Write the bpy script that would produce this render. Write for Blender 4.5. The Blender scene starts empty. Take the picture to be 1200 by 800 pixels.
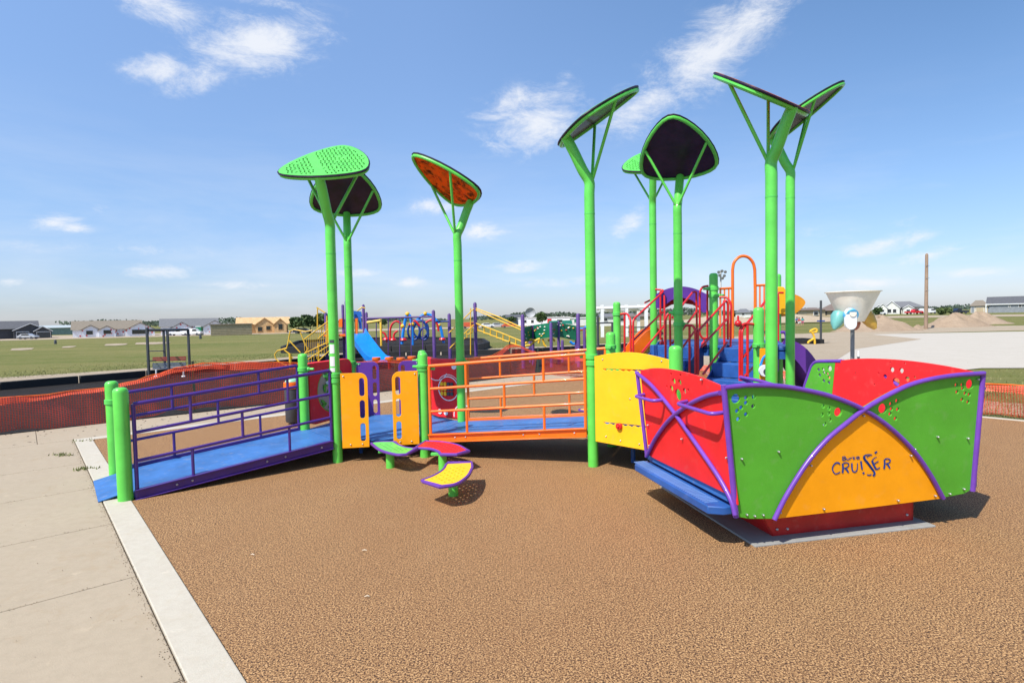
import bpy, math, random
from mathutils import Vector, Matrix
random.seed(7)
R = math.radians
scn = bpy.context.scene
COL = scn.collection

# ------------------------------------------------------------------ camera and measuring
FPX = 660.0; CH = 1.6
PITCH = math.atan(28 / FPX); ROLL = math.atan(.0205)
fv = Vector((0, math.cos(PITCH), -math.sin(PITCH)))
r0 = Vector((1, 0, 0)); u0 = r0.cross(fv)
rv = r0 * math.cos(ROLL) - u0 * math.sin(ROLL)
uv_ = u0 * math.cos(ROLL) + r0 * math.sin(ROLL)
CAMP = Vector((0, 0, CH))
def ray(px, py): return fv + rv * ((px - 600) / FPX) + uv_ * ((400 - py) / FPX)
def G(px, py, z=0.0):
    d = ray(px, py); return CAMP + d * ((z - CH) / d.z)
def D(px, py, Y):
    d = ray(px, py); return CAMP + d * (Y / d.y)
def OnP(px, py, o, n):
    d = ray(px, py); return CAMP + d * ((o - CAMP).dot(n) / d.dot(n))
cam = bpy.data.cameras.new('camera'); camo = bpy.data.objects.new('camera', cam); COL.objects.link(camo)
camo.matrix_world = Matrix(((rv.x, uv_.x, -fv.x, 0), (rv.y, uv_.y, -fv.y, 0), (rv.z, uv_.z, -fv.z, CH), (0, 0, 0, 1)))
cam.sensor_width = 36; cam.lens = FPX / 1200 * 36; cam.clip_end = 5000; cam.clip_start = .05
scn.camera = camo

# ------------------------------------------------------------------ materials
def nt(m): return m.node_tree.nodes, m.node_tree.links
MATS = {}
def mat(name, c, rough=.4, var=.06, vs=3.0, bump=0.0, bs=200.0, metal=0.0, coat=0.0, c2=None, spec=.5, trans=0.0, stain=0.0, fade=0.0):
    if name in MATS: return MATS[name]
    m = bpy.data.materials.new(name); m.use_nodes = True
    N, L = nt(m); b = N['Principled BSDF']
    b.inputs['Roughness'].default_value = rough; b.inputs['Metallic'].default_value = metal
    b.inputs['Coat Weight'].default_value = coat; b.inputs['Specular IOR Level'].default_value = spec
    b.inputs['Transmission Weight'].default_value = trans
    tc = N.new('ShaderNodeTexCoord')
    nz = N.new('ShaderNodeTexNoise'); nz.inputs['Scale'].default_value = vs; nz.inputs['Detail'].default_value = 6; nz.inputs['Roughness'].default_value = .65
    L.new(tc.outputs['Object'], nz.inputs['Vector'])
    mx = N.new('ShaderNodeMix'); mx.data_type = 'RGBA'
    lo = [x * (1 - var * 2) for x in c]; hi = [min(1, x * (1 + var * 2)) for x in (c2 or c)]
    if c2: lo = list(c); hi = list(c2)
    mx.inputs[6].default_value = (*lo, 1); mx.inputs[7].default_value = (*hi, 1)
    rp = N.new('ShaderNodeMapRange'); rp.inputs[1].default_value = .35; rp.inputs[2].default_value = .65
    L.new(nz.outputs[0], rp.inputs[0]); L.new(rp.outputs[0], mx.inputs[0])
    out = mx.outputs[2]
    if stain:
        n2 = N.new('ShaderNodeTexNoise'); n2.inputs['Scale'].default_value = vs * 5; n2.inputs['Detail'].default_value = 8
        L.new(tc.outputs['Object'], n2.inputs['Vector'])
        r2 = N.new('ShaderNodeMapRange'); r2.inputs[1].default_value = .58; r2.inputs[2].default_value = .75; r2.inputs[4].default_value = stain
        L.new(n2.outputs[0], r2.inputs[0])
        m2 = N.new('ShaderNodeMix'); m2.data_type = 'RGBA'; m2.inputs[7].default_value = (.42, .36, .30, 1)
        L.new(r2.outputs[0], m2.inputs[0]); L.new(out, m2.inputs[6]); out = m2.outputs[2]
    L.new(out, b.inputs['Base Color'])
    mr = N.new('ShaderNodeMapRange'); mr.inputs[3].default_value = max(.05, rough - .08); mr.inputs[4].default_value = min(1, rough + .1)
    L.new(nz.outputs[0], mr.inputs[0]); L.new(mr.outputs[0], b.inputs['Roughness'])
    if bump:
        n3 = N.new('ShaderNodeTexNoise'); n3.inputs['Scale'].default_value = bs; n3.inputs['Detail'].default_value = 3
        L.new(tc.outputs['Object'], n3.inputs['Vector'])
        bp = N.new('ShaderNodeBump'); bp.inputs['Strength'].default_value = bump; bp.inputs['Distance'].default_value = .01
        L.new(n3.outputs[0], bp.inputs['Height']); L.new(bp.outputs[0], b.inputs['Normal'])
    MATS[name] = m; return m

GREEN = mat('green_enamel', (.115, .60, .075), .36, .05, 4, .04, 90, coat=.15)
GREEN_D = mat('green_casting', (.10, .56, .09), .4)
RAMPUR = mat('deep_purple_enamel', (.055, .018, .19), .33, .06, 5, .03, 90, coat=.15)
PURPLE = mat('purple_enamel', (.15, .048, .38), .33, .06, 5, .03, 90, coat=.15)
RED = mat('red_plastic', (.80, .022, .024), .46, .05, 2.5, .06, 70, stain=.10, spec=.3)
RED_P = mat('red_enamel', (.62, .012, .016), .35, .06, 4, coat=.15)
REDDK = mat('red_sheet', (.48, .012, .012), .4, .1, 4, stain=.1)
GPLAS = mat('green_plastic', (.092, .385, .028), .46, .05, 2.5, .06, 70, stain=.10, spec=.3)
OPLAS = mat('amber_plastic', (.95, .365, .004), .46, .04, 2.5, .06, 70, stain=.07, spec=.3)
YPLAS = mat('yellow_plastic', (.92, .49, .014), .46, .04, 2.5, .06, 70, stain=.07, spec=.3)
PPLAS = mat('purple_plastic', (.12, .035, .30), .42, .05, 3)
ORANGE = mat('orange_enamel', (.88, .16, .008), .33, .05, 4, coat=.15)
YEL = mat('yellow_enamel', (.78, .46, .03), .38, .06, 4)
BLUE = mat('blue_vinyl', (.04, .145, .39), .5, .10, 3, .10, 250, stain=.28)
BLUE_S = mat('blue_slide_plastic', (.01, .23, .72), .3, .05, 3)
BLUE_D = mat('blue_step_vinyl', (.018, .09, .32), .5, .1, 3, .12, 220, stain=.1)
NAVY = mat('navy_enamel', (.01, .05, .24), .4)
DPUR = mat('dark_purple_sheet', (.020, .008, .030), .5, .3, 4, coat=.08, spec=.3)
STEEL = mat('galvanised_steel', (.55, .55, .56), .35, .1, 20, metal=.8)
BLACKM = mat('dark_grey_enamel', (.05, .055, .06), .45)
CHAR = mat('charcoal_plastic', (.05, .055, .065), .55, .1)
WHITE = mat('white_paint', (.78, .78, .77), .5, .03)
STICK = mat('sticker_paper', (.72, .72, .70), .5, .04)
TEAL = mat('teal_green_plastic', (.006, .16, .075), .5, .1)
GLASS = mat('dark_window_glass', (.02, .025, .03), .08, .1, spec=.8)
RUBBER = mat('black_rubber_timber', (.012, .012, .013), .75, .2, 3)

def custom(name, fn):
    m = bpy.data.materials.new(name); m.use_nodes = True
    fn(m, *nt(m)); MATS[name] = m; return m
def ramp(N, pts):
    r = N.new('ShaderNodeValToRGB'); e = r.color_ramp.elements
    while len(e) < len(pts): e.new(.5)
    for i, (p, c) in enumerate(pts): e[i].position = p; e[i].color = (*c, 1)
    return r
def noise(N, L, vec, s, d=5, rg=.6, dist=0):
    n = N.new('ShaderNodeTexNoise'); n.inputs['Scale'].default_value = s; n.inputs['Detail'].default_value = d
    n.inputs['Roughness'].default_value = rg; n.inputs['Distortion'].default_value = dist
    L.new(vec, n.inputs['Vector']); return n.outputs[0]
def mixc(N, L, f, a, b, mode='MIX'):
    m = N.new('ShaderNodeMix'); m.data_type = 'RGBA'; m.blend_type = mode
    for s, v in ((0, f), (6, a), (7, b)):
        if hasattr(v, 'links') or hasattr(v, 'is_linked'): L.new(v, m.inputs[s])
        elif s == 0: m.inputs[0].default_value = v
        else: m.inputs[s].default_value = (*v, 1)
    return m.outputs[2]
def mrange(N, L, v, a, b, c=0, d=1):
    m = N.new('ShaderNodeMapRange'); L.new(v, m.inputs[0])
    for i, x in zip((1, 2, 3, 4), (a, b, c, d)): m.inputs[i].default_value = x
    return m.outputs[0]
def bumpn(N, L, h, s, dist, b):
    bp = N.new('ShaderNodeBump'); bp.inputs['Strength'].default_value = s; bp.inputs['Distance'].default_value = dist
    L.new(h, bp.inputs['Height']); L.new(bp.outputs[0], b.inputs['Normal'])

def _pad(m, N, L):
    b = N['Principled BSDF']; b.inputs['Roughness'].default_value = .85; b.inputs['Specular IOR Level'].default_value = .2
    v = N.new('ShaderNodeTexCoord').outputs['Object']
    n1 = noise(N, L, v, 112, 4, .74, .4); n2 = noise(N, L, v, 230, 2, .7); n3 = noise(N, L, v, .42, 6, .65, .8); n4 = noise(N, L, v, 2.6, 6, .7, .5)
    r = ramp(N, [(.40, (.010, .009, .013)), (.46, (.125, .065, .040)), (.515, (.46, .25, .10)), (.61, (.78, .49, .235))])
    L.new(n1, r.inputs[0])
    r2 = ramp(N, [(.38, (.35, .3, .28)), (.52, (1, 1, 1)), (.7, (1.0, 1.0, 1.0))]); L.new(n2, r2.inputs[0])
    c = mixc(N, L, .8, r.outputs[0], r2.outputs[0], 'MULTIPLY')
    c = mixc(N, L, mrange(N, L, n3, .35, .68, 0, .42), c, (.25, .125, .055))
    c = mixc(N, L, mrange(N, L, n4, .55, .8, 0, .2), c, (.47, .29, .15))
    L.new(c, b.inputs['Base Color']); bumpn(N, L, n1, .9, .006, b)
custom('rubber_crumb_surface', _pad)
def _conc(c1, c2, c3, crack=0.0):
    def f(m, N, L):
        b = N['Principled BSDF']; b.inputs['Roughness'].default_value = .85
        v = N.new('ShaderNodeTexCoord').outputs['Object']
        a = noise(N, L, v, .9, 6, .6); d = noise(N, L, v, 14, 6, .7); g = noise(N, L, v, 120, 3, .7); s = noise(N, L, v, 5.5, 8, .75, .3)
        c = mixc(N, L, mrange(N, L, a, .3, .7), c1, c2)
        c = mixc(N, L, mrange(N, L, d, .42, .66, 0, .32), c, c3)
        c = mixc(N, L, mrange(N, L, g, .45, .75, 0, .25), c, [x * .55 for x in c1])
        c = mixc(N, L, mrange(N, L, s, .60, .67, 0, .6), c, [min(1, x * 1.25) for x in c2])
        c = mixc(N, L, mrange(N, L, s, .34, .24, 0, .45), c, [x * .62 for x in c1])
        st = noise(N, L, v, 2.1, 9, .8, 1.2); c = mixc(N, L, mrange(N, L, st, .54, .62, 0, .34), c, [c1[0] * .82, c1[1] * .74, c1[2] * .62])
        wv = N.new('ShaderNodeTexWave'); wv.inputs['Scale'].default_value = 26; wv.inputs['Distortion'].default_value = 1.5; wv.inputs['Detail'].default_value = 3; L.new(v, wv.inputs['Vector'])
        c = mixc(N, L, mrange(N, L, wv.outputs[0], .3, .9, 0, .10), c, [x * .7 for x in c1])
        L.new(c, b.inputs['Base Color']); bumpn(N, L, g, .35, .004, b)
    return f
custom('broom_finished_concrete', _conc((.415, .335, .235), (.38, .305, .21), (.30, .24, .16)))
custom('pale_kerb_concrete', _conc((.53, .485, .395), (.49, .44, .35), (.40, .34, .255)))
custom('bright_plaza_concrete', _conc((.48, .435, .36), (.51, .46, .385), (.41, .35, .275)))
custom('footing_concrete', _conc((.33, .33, .31), (.27, .27, .255), (.2, .2, .19)))
def _grass(m, N, L):
    b = N['Principled BSDF']; b.inputs['Roughness'].default_value = .95; b.inputs['Specular IOR Level'].default_value = .1
    v = N.new('ShaderNodeTexCoord').outputs['Object']
    mp = N.new('ShaderNodeMapping'); L.new(v, mp.inputs[0]); mp.inputs['Scale'].default_value = (.35, 1, 1)
    a = noise(N, L, mp.outputs[0], .16, 6, .65); d = noise(N, L, v, 1.3, 6, .75); g = noise(N, L, v, 22, 4, .8); f = noise(N, L, mp.outputs[0], .035, 4, .6)
    c = mixc(N, L, mrange(N, L, a, .35, .62), (.125, .150, .036), (.235, .205, .075))
    c = mixc(N, L, mrange(N, L, d, .45, .75, 0, .55), c, (.30, .24, .115))
    c = mixc(N, L, mrange(N, L, g, .42, .62, 0, .6), c, (.055, .075, .016))
    c = mixc(N, L, mrange(N, L, f, .58, .68, 0, .75), c, (.34, .27, .16))
    L.new(c, b.inputs['Base Color']); bumpn(N, L, g, .7, .03, b)
custom('dry_field_grass', _grass)
def _dirt(c1, c2, sc=6.0, bp=.8):
    def f(m, N, L):
        b = N['Principled BSDF']; b.inputs['Roughness'].default_value = .95; b.inputs['Specular IOR Level'].default_value = .1
        v = N.new('ShaderNodeTexCoord').outputs['Object']
        a = noise(N, L, v, sc * .12, 6, .7); d = noise(N, L, v, sc, 8, .8); g = noise(N, L, v, sc * 8, 4, .8)
        c = mixc(N, L, mrange(N, L, a, .3, .7), c1, c2)
        c = mixc(N, L, mrange(N, L, d, .4, .7, 0, .6), c, [x * .6 for x in c1])
        c = mixc(N, L, mrange(N, L, g, .45, .7, 0, .5), c, [min(1, x * 1.5) for x in c2])
        L.new(c, b.inputs['Base Color']); bumpn(N, L, g, bp, .03, b)
    return f
custom('pale_dirt', _dirt((.36, .285, .20), (.42, .345, .255)))
custom('clay_dirt', _dirt((.40, .26, .17), (.46, .32, .21)))
custom('mound_dirt', _dirt((.30, .22, .15), (.37, .28, .20), 2.5, 1.0))
custom('rubber_mulch', _dirt((.022, .020, .019), (.038, .034, .032), 9))
def _mesh(m, N, L, col=(.50, .042, .016, 1), cov=(.21, .24)):
    b = N['Principled BSDF']; b.inputs['Base Color'].default_value = col; b.inputs['Roughness'].default_value = .5
    tc = N.new('ShaderNodeTexCoord'); sp = N.new('ShaderNodeSeparateXYZ'); L.new(tc.outputs['UV'], sp.inputs[0])
    outs = []
    for i, w in ((0, cov[0]), (1, cov[1])):
        fr = N.new('ShaderNodeMath'); fr.operation = 'FRACT'; L.new(sp.outputs[i], fr.inputs[0])
        lt = N.new('ShaderNodeMath'); lt.operation = 'LESS_THAN'; lt.inputs[1].default_value = w; L.new(fr.outputs[0], lt.inputs[0]); outs.append(lt)
    mx = N.new('ShaderNodeMath'); mx.operation = 'MAXIMUM'; L.new(outs[0].outputs[0], mx.inputs[0]); L.new(outs[1].outputs[0], mx.inputs[1])
    L.new(mx.outputs[0], b.inputs['Alpha'])
    tr = N.new('ShaderNodeBsdfTranslucent'); tr.inputs[0].default_value = (.8, .12, .03, 1)
custom('orange_safety_netting', _mesh)
custom('orange_netting_hem', lambda m, N, L: _mesh(m, N, L, (.74, .085, .028, 1), (.36, .38)))
def _orange_leaf(m, N, L):
    b = N['Principled BSDF']; b.inputs['Roughness'].default_value = .3
    v = N.new('ShaderNodeTexCoord').outputs['Object']
    n = noise(N, L, v, 9, 5, .7, 1.0); n2 = noise(N, L, v, 60, 3, .7)
    c = mixc(N, L, mrange(N, L, n, .5, .62), (.95, .38, .035), (.22, .06, .018))
    c = mixc(N, L, mrange(N, L, n2, .45, .65, 0, .5), c, (.95, .52, .09))
    L.new(c, b.inputs['Base Color'])
    t = N.new('ShaderNodeBsdfTranslucent'); L.new(c, t.inputs[0])
    ms = N.new('ShaderNodeMixShader'); ms.inputs[0].default_value = .8
    L.new(b.outputs[0], ms.inputs[1]); L.new(t.outputs[0], ms.inputs[2]); L.new(ms.outputs[0], N['Material Output'].inputs[0])
custom('amber_translucent_sheet', _orange_leaf)
def _shingle(c1, c2):
    def f(m, N, L):
        b = N['Principled BSDF']; b.inputs['Roughness'].default_value = .9
        v = N.new('ShaderNodeTexCoord').outputs['Object']
        c = mixc(N, L, mrange(N, L, noise(N, L, v, 1.5, 6, .8), .35, .65), c1, c2)
        c = mixc(N, L, mrange(N, L, noise(N, L, v, 12, 3, .8), .45, .6, 0, .5), c, [x * .6 for x in c1])
        L.new(c, b.inputs['Base Color'])
    return f
custom('dark_shingles', _shingle((.085, .088, .095), (.12, .12, .13)))
custom('tan_shingles', _shingle((.21, .175, .13), (.26, .22, .17)))
custom('grey_shingles', _shingle((.15, .155, .16), (.19, .19, .20)))
custom('brown_shingles', _shingle((.16, .12, .10), (.20, .155, .13)))
def _wrap(m, N, L):
    b = N['Principled BSDF']; b.inputs['Roughness'].default_value = .6
    v = N.new('ShaderNodeTexCoord').outputs['Object']
    vo = N.new('ShaderNodeTexVoronoi'); vo.inputs['Scale'].default_value = .9; L.new(v, vo.inputs['Vector'])
    c = mixc(N, L, mrange(N, L, vo.outputs[0], .22, .28), (.62, .10, .10), (.74, .76, .82))
    L.new(c, b.inputs['Base Color'])
custom('printed_house_wrap', _wrap)
def _wood(m, N, L):
    b = N['Principled BSDF']; b.inputs['Roughness'].default_value = .8
    v = N.new('ShaderNodeTexCoord').outputs['Object']
    c = mixc(N, L, mrange(N, L, noise(N, L, v, 1.2, 5, .7), .35, .65), (.50, .30, .13), (.66, .45, .23))
    L.new(c, b.inputs['Base Color'])
custom('raw_plywood', _wood)
custom('weathered_pole_wood', _dirt((.24, .165, .115), (.32, .23, .165), 3, .4))
TANW = mat('tan_siding', (.42, .34, .22), .8, .08, 1)
GREYW = mat('grey_siding', (.22, .24, .26), .8, .08, 1)
DKW = mat('charcoal_siding', (.055, .06, .07), .8, .1, 1)
PALEW = mat('pale_siding', (.62, .62, .58), .8, .06, 1)
GRNW = mat('green_grey_siding', (.22, .30, .27), .8, .08, 1)
BARK = mat('tree_bark', (.10, .07, .05), .9, .2, 8)
LEAF1 = mat('tree_foliage', (.045, .085, .025), .8, .3, .8, c2=(.09, .14, .04))
LEAF2 = mat('pale_tree_foliage', (.09, .13, .035), .8, .3, .8, c2=(.14, .18, .06))
BLADE = mat('grass_blades', (.11, .16, .035), .8, .3, 1.2, c2=(.30, .26, .11))
CREAM = mat('cream_fibreglass', (.84, .76, .64), .45, .05, 2, stain=.15)
SKIN = mat('skin', (.5, .3, .2), .6)
HAIR = mat('dark_hair', (.04, .025, .015), .7)

# ------------------------------------------------------------------ mesh helpers
def V(*a): return Vector(a)
class MB:
    def __init__(s): s.v = []; s.f = []; s.uv = {}
    def add(s, vs, fs):
        o = len(s.v); s.v += [Vector(x) for x in vs]; s.f += [tuple(i + o for i in f) for f in fs]
    def box(s, c, d, rz=0.0, M=None):
        x, y, z = [k / 2 for k in d]
        vs = [Vector(p) for p in ((-x, -y, -z), (x, -y, -z), (x, y, -z), (-x, y, -z), (-x, -y, z), (x, -y, z), (x, y, z), (-x, y, z))]
        m = M if M is not None else Matrix.Translation(Vector(c)) @ Matrix.Rotation(rz, 4, 'Z')
        s.add([m @ v for v in vs], [(0, 3, 2, 1), (4, 5, 6, 7), (0, 1, 5, 4), (1, 2, 6, 5), (2, 3, 7, 6), (3, 0, 4, 7)])
    def bar(s, a, b, w, h, up=Vector((0, 0, 1))):
        a = Vector(a); b = Vector(b); d = (b - a); L = d.length; d.normalize()
        x = d.cross(up).normalized(); u = x.cross(d)
        M = Matrix((( *x, 0), (*d, 0), (*u, 0), (0, 0, 0, 1))).transposed(); M.translation = (a + b) / 2
        s.box(None, (w, L, h), M=M)
    def tube(s, pts, r, n=10, caps=True, closed=False):
        pts = [Vector(p) for p in pts]; k = len(pts); rings = []
        rs = r if isinstance(r, (list, tuple)) else [r] * k
        T = []
        for i in range(k):
            if closed: t = (pts[(i + 1) % k] - pts[i - 1])
            else: t = (pts[min(i + 1, k - 1)] - pts[max(i - 1, 0)])
            T.append(t.normalized())
        ref = Vector((0, 0, 1)) if abs(T[0].z) < .9 else Vector((1, 0, 0))
        nrm = (ref - T[0] * ref.dot(T[0])).normalized()
        vs = []
        for i in range(k):
            nrm = (nrm - T[i] * nrm.dot(T[i])).normalized(); bn = T[i].cross(nrm)
            sc = 1.0
            if 0 < i < k - 1:
                c = (pts[i] - pts[i - 1]).normalized().dot(T[i]); sc = 1 / max(c, .6)
            for j in range(n):
                a = 2 * math.pi * j / n
                vs.append(pts[i] + (nrm * math.cos(a) + bn * math.sin(a)) * rs[i] * sc)
        fs = []
        for i in range(k if closed else k - 1):
            i2 = (i + 1) % k
            for j in range(n): fs.append((i * n + j, i * n + (j + 1) % n, i2 * n + (j + 1) % n, i2 * n + j))
        if caps and not closed:
            fs.append(tuple(range(n))[::-1]); fs.append(tuple(range((k - 1) * n, k * n)))
        s.add(vs, fs)
    def prism(s, poly, z0, z1):   # horizontal polygon (list of xy or xyz)
        n = len(poly); vs = [(p[0], p[1], z0) for p in poly] + [(p[0], p[1], z1) for p in poly]
        s.add(vs, [tuple(range(n))[::-1], tuple(range(n, 2 * n))] + [(i, (i + 1) % n, n + (i + 1) % n, n + i) for i in range(n)])
    def slab(s, pts, off):       # planar polygon extruded by vector off
        n = len(pts); pts = [Vector(p) for p in pts]; off = Vector(off)
        vs = pts + [p + off for p in pts]
        s.add(vs, [tuple(range(n))[::-1], tuple(range(n, 2 * n))] + [(i, (i + 1) % n, n + (i + 1) % n, n + i) for i in range(n)])
    def lathe(s, prof, c=(0, 0, 0), n=20):
        c = Vector(c); vs = []; fs = []; k = len(prof)
        for r, z in prof:
            for j in range(n):
                a = 2 * math.pi * j / n; vs.append(c + Vector((r * math.cos(a), r * math.sin(a), z)))
        for i in range(k - 1):
            for j in range(n): fs.append((i * n + j, i * n + (j + 1) % n, (i + 1) * n + (j + 1) % n, (i + 1) * n + j))
        fs.append(tuple(range(n))[::-1]); fs.append(tuple(range((k - 1) * n, k * n)))
        s.add(vs, fs)
    def ball(s, c, r, n=10, sz=1.0):
        pr = [(max(r * math.sin(math.pi * i / n), 1e-4), -r * sz * math.cos(math.pi * i / n)) for i in range(n + 1)]
        s.lathe(pr, c, n + 2)
    def build(s, name, m, parent=None, smooth=True, bevel=0.0):
        me = bpy.data.meshes.new(name); me.from_pydata([tuple(v) for v in s.v], [], s.f); me.update()
        import bmesh
        bm = bmesh.new(); bm.from_mesh(me); bmesh.ops.recalc_face_normals(bm, faces=bm.faces); bm.to_mesh(me); bm.free()
        me.materials.append(m)
        if smooth:
            me.polygons.foreach_set('use_smooth', [True] * len(me.polygons)); me.set_sharp_from_angle(angle=R(38))
        o = bpy.data.objects.new(name, me); COL.objects.link(o)
        if parent is not None:
            o.parent = parent; o.matrix_parent_inverse = parent.matrix_basis.inverted()
        if bevel:
            b = o.modifiers.new('bevel', 'BEVEL'); b.width = bevel; b.segments = 2; b.limit_method = 'ANGLE'; b.angle_limit = R(40)
        return o
def tag(o, label=None, cat=None, group=None, kind=None):
    if label: o['label'] = label
    if cat: o['category'] = cat
    if group: o['group'] = group
    if kind: o['kind'] = kind
    return o
def thing(name, loc, label, cat, group=None, rz=0.0):
    o = bpy.data.objects.new(name, None); COL.objects.link(o); o.location = loc; o.rotation_euler = (0, 0, rz)
    o.empty_display_size = .1
    o.matrix_basis = Matrix.Translation(Vector(loc)) @ Matrix.Rotation(rz, 4, 'Z')
    return tag(o, label, cat, group)
def struct(o): o['kind'] = 'structure'; return o
def plate(name, outline, holes, o, ex, ey, thick, m, parent=None, bevel=.003, uvw=None):
    """flat plate with real holes. outline/holes in local 2D; o origin, ex/ey axes; thickness goes along -(ex x ey) .. centred"""
    cu = bpy.data.curves.new('tmp', 'CURVE'); cu.dimensions = '2D'; cu.fill_mode = 'BOTH'; cu.extrude = max(thick / 2 - bevel, 1e-4)
    cu.bevel_depth = bevel; cu.bevel_resolution = 1
    for poly in [outline] + holes:
        sp = cu.splines.new('POLY'); sp.points.add(len(poly) - 1); sp.use_cyclic_u = True
        for i, p in enumerate(poly): sp.points[i].co = (p[0], p[1], 0, 1)
    t = bpy.data.objects.new('tmp', cu); COL.objects.link(t)
    bpy.context.view_layer.update()
    me = bpy.data.meshes.new_from_object(t.evaluated_get(bpy.context.evaluated_depsgraph_get()))
    bpy.data.objects.remove(t); bpy.data.curves.remove(cu)
    ex = Vector(ex).normalized(); ey = Vector(ey).normalized(); ez = ex.cross(ey).normalized()
    M = Matrix(((*ex, 0), (*ey, 0), (*ez, 0), (0, 0, 0, 1))).transposed(); M.translation = Vector(o)
    me.transform(M); me.name = name; me.materials.clear(); me.materials.append(m)
    me.polygons.foreach_set('use_smooth', [True] * len(me.polygons)); me.set_sharp_from_angle(angle=R(30))
    ob = bpy.data.objects.new(name, me); COL.objects.link(ob)
    if parent is not None:
        ob.parent = parent; ob.matrix_parent_inverse = parent.matrix_basis.inverted()
    return ob
def circ(x, y, r, n=14, ry=None): return [(x + r * math.cos(2 * math.pi * i / n), y + (ry or r) * math.sin(2 * math.pi * i / n)) for i in range(n)]
def capsule(x, y, w, h, n=6):
    r = w / 2; p = []
    for i in range(n + 1): a = math.pi * i / n; p.append((x + r * math.cos(a), y + h / 2 - r + r * math.sin(a)))
    for i in range(n + 1): a = math.pi + math.pi * i / n; p.append((x + r * math.cos(a), y - h / 2 + r + r * math.sin(a)))
    return p
def cr(pts, k=6, closed=False):   # catmull-rom
    pts = [Vector(p) for p in pts]; n = len(pts); out = []
    seg = n if closed else n - 1
    for i in range(seg):
        p0 = pts[(i - 1) % n] if closed or i > 0 else pts[0] * 2 - pts[1]
        p1 = pts[i]; p2 = pts[(i + 1) % n]
        p3 = pts[(i + 2) % n] if closed or i + 2 < n else p2 * 2 - p1
        for j in range(k):
            t = j / k; out.append(.5 * ((2 * p1) + (p2 - p0) * t + (2 * p0 - 5 * p1 + 4 * p2 - p3) * t * t + (3 * p1 - p0 - 3 * p2 + p3) * t ** 3))
    if not closed: out.append(pts[-1])
    return out
def fillet(pts, r=.05, k=5):      # rounded corners for handrails
    pts = [Vector(p) for p in pts]; out = [pts[0]]
    for i in range(1, len(pts) - 1):
        a = pts[i - 1] - pts[i]; b = pts[i + 1] - pts[i]; q = min(r, a.length * .45, b.length * .45)
        A = pts[i] + a.normalized() * q; B = pts[i] + b.normalized() * q
        for j in range(k + 1):
            t = j / k; out.append(A * (1 - t) ** 2 + pts[i] * 2 * t * (1 - t) + B * t * t)
    out.append(pts[-1]); return out

# ------------------------------------------------------------------ ground sheets
E1 = V(.755, .656, 0).normalized(); E2 = V(-E1.y, E1.x, 0); C0 = V(-5.95, 7.9, 0)
def PF(a, p, z=0.0): v = C0 + E1 * a + E2 * p; return V(v.x, v.y, z)
def sheet(name, pts, z, m, sub=0):
    b = MB(); b.add([(p[0], p[1], z) for p in pts], [tuple(range(len(pts)))]); o = b.build(name, m, smooth=False); return struct(o)
def sstep(a, b_, x): t_ = min(1, max(0, (x - a) / (b_ - a))); return t_ * t_ * (3 - 2 * t_)
def terr(x, y): return -.034 - 1.35 * sstep(45, 150, y) * (1 - sstep(10, 75, x))
def GT(px, py, dz=0.0):
    p = G(px, py, dz)
    for _ in range(25): p = G(px, py, terr(p.x, p.y) * .5 + .5 * p.z + dz * .5)
    return p
b = MB()
xs = [-3500, -1200, -500] + [-250 + 10 * k for k in range(51)] + [500, 1200, 3500]; ys = [-200, -20] + [10 + 7 * k for k in range(30)] + [300, 700, 4000]
nx = len(xs)
b.add([(x, y, terr(x, y)) for y in ys for x in xs], [(j * nx + i, j * nx + i + 1, (j + 1) * nx + i + 1, (j + 1) * nx + i) for j in range(len(ys) - 1) for i in range(nx - 1)])
struct(b.build('grass_field', MATS['dry_field_grass']))
def drape(name, up_line, lo_line, m, dz=.03, k=24):
    """strip draped on the terrain between two pixel measured lines"""
    def samp(l, f):
        f *= len(l) - 1; i = min(int(f), len(l) - 2); t_ = f - i
        return (l[i][0] + (l[i + 1][0] - l[i][0]) * t_, l[i][1] + (l[i + 1][1] - l[i][1]) * t_)
    vs = []
    for i in range(k + 1):
        a, c = samp(up_line, i / k), samp(lo_line, i / k)
        pa, pb = GT(*a), GT(*c)
        for j in range(5):
            q = pb + (pa - pb) * (j / 4); vs.append((q.x, q.y, terr(q.x, q.y) + dz))
    b = MB(); b.add(vs, [(i * 5 + j, (i + 1) * 5 + j, (i + 1) * 5 + j + 1, i * 5 + j + 1) for i in range(k) for j in range(4)])
    return struct(b.build(name, m))
# rubber play surface
pad = sheet('play_surface', [PF(0, 0), PF(0, -20), PF(9.85, -20), PF(9.85, 0)], 0, MATS['rubber_crumb_surface'])
# kerb band (white concrete): left and back, right
b = MB()
b.prism([PF(-.2, .2), PF(-.2, -20), PF(-.003, -20), PF(-.003, .2)], -.1, .006)
b.prism([PF(0, .003), PF(9.85, .003), PF(9.85, .2), PF(0, .2)], -.1, .0055)
b.prism([PF(9.853, -20), PF(9.95, -20), PF(9.95, .2), PF(9.853, .2)], -.1, .006)
struct(b.build('kerb', MATS['pale_kerb_concrete'], smooth=False, bevel=.006))
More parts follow.
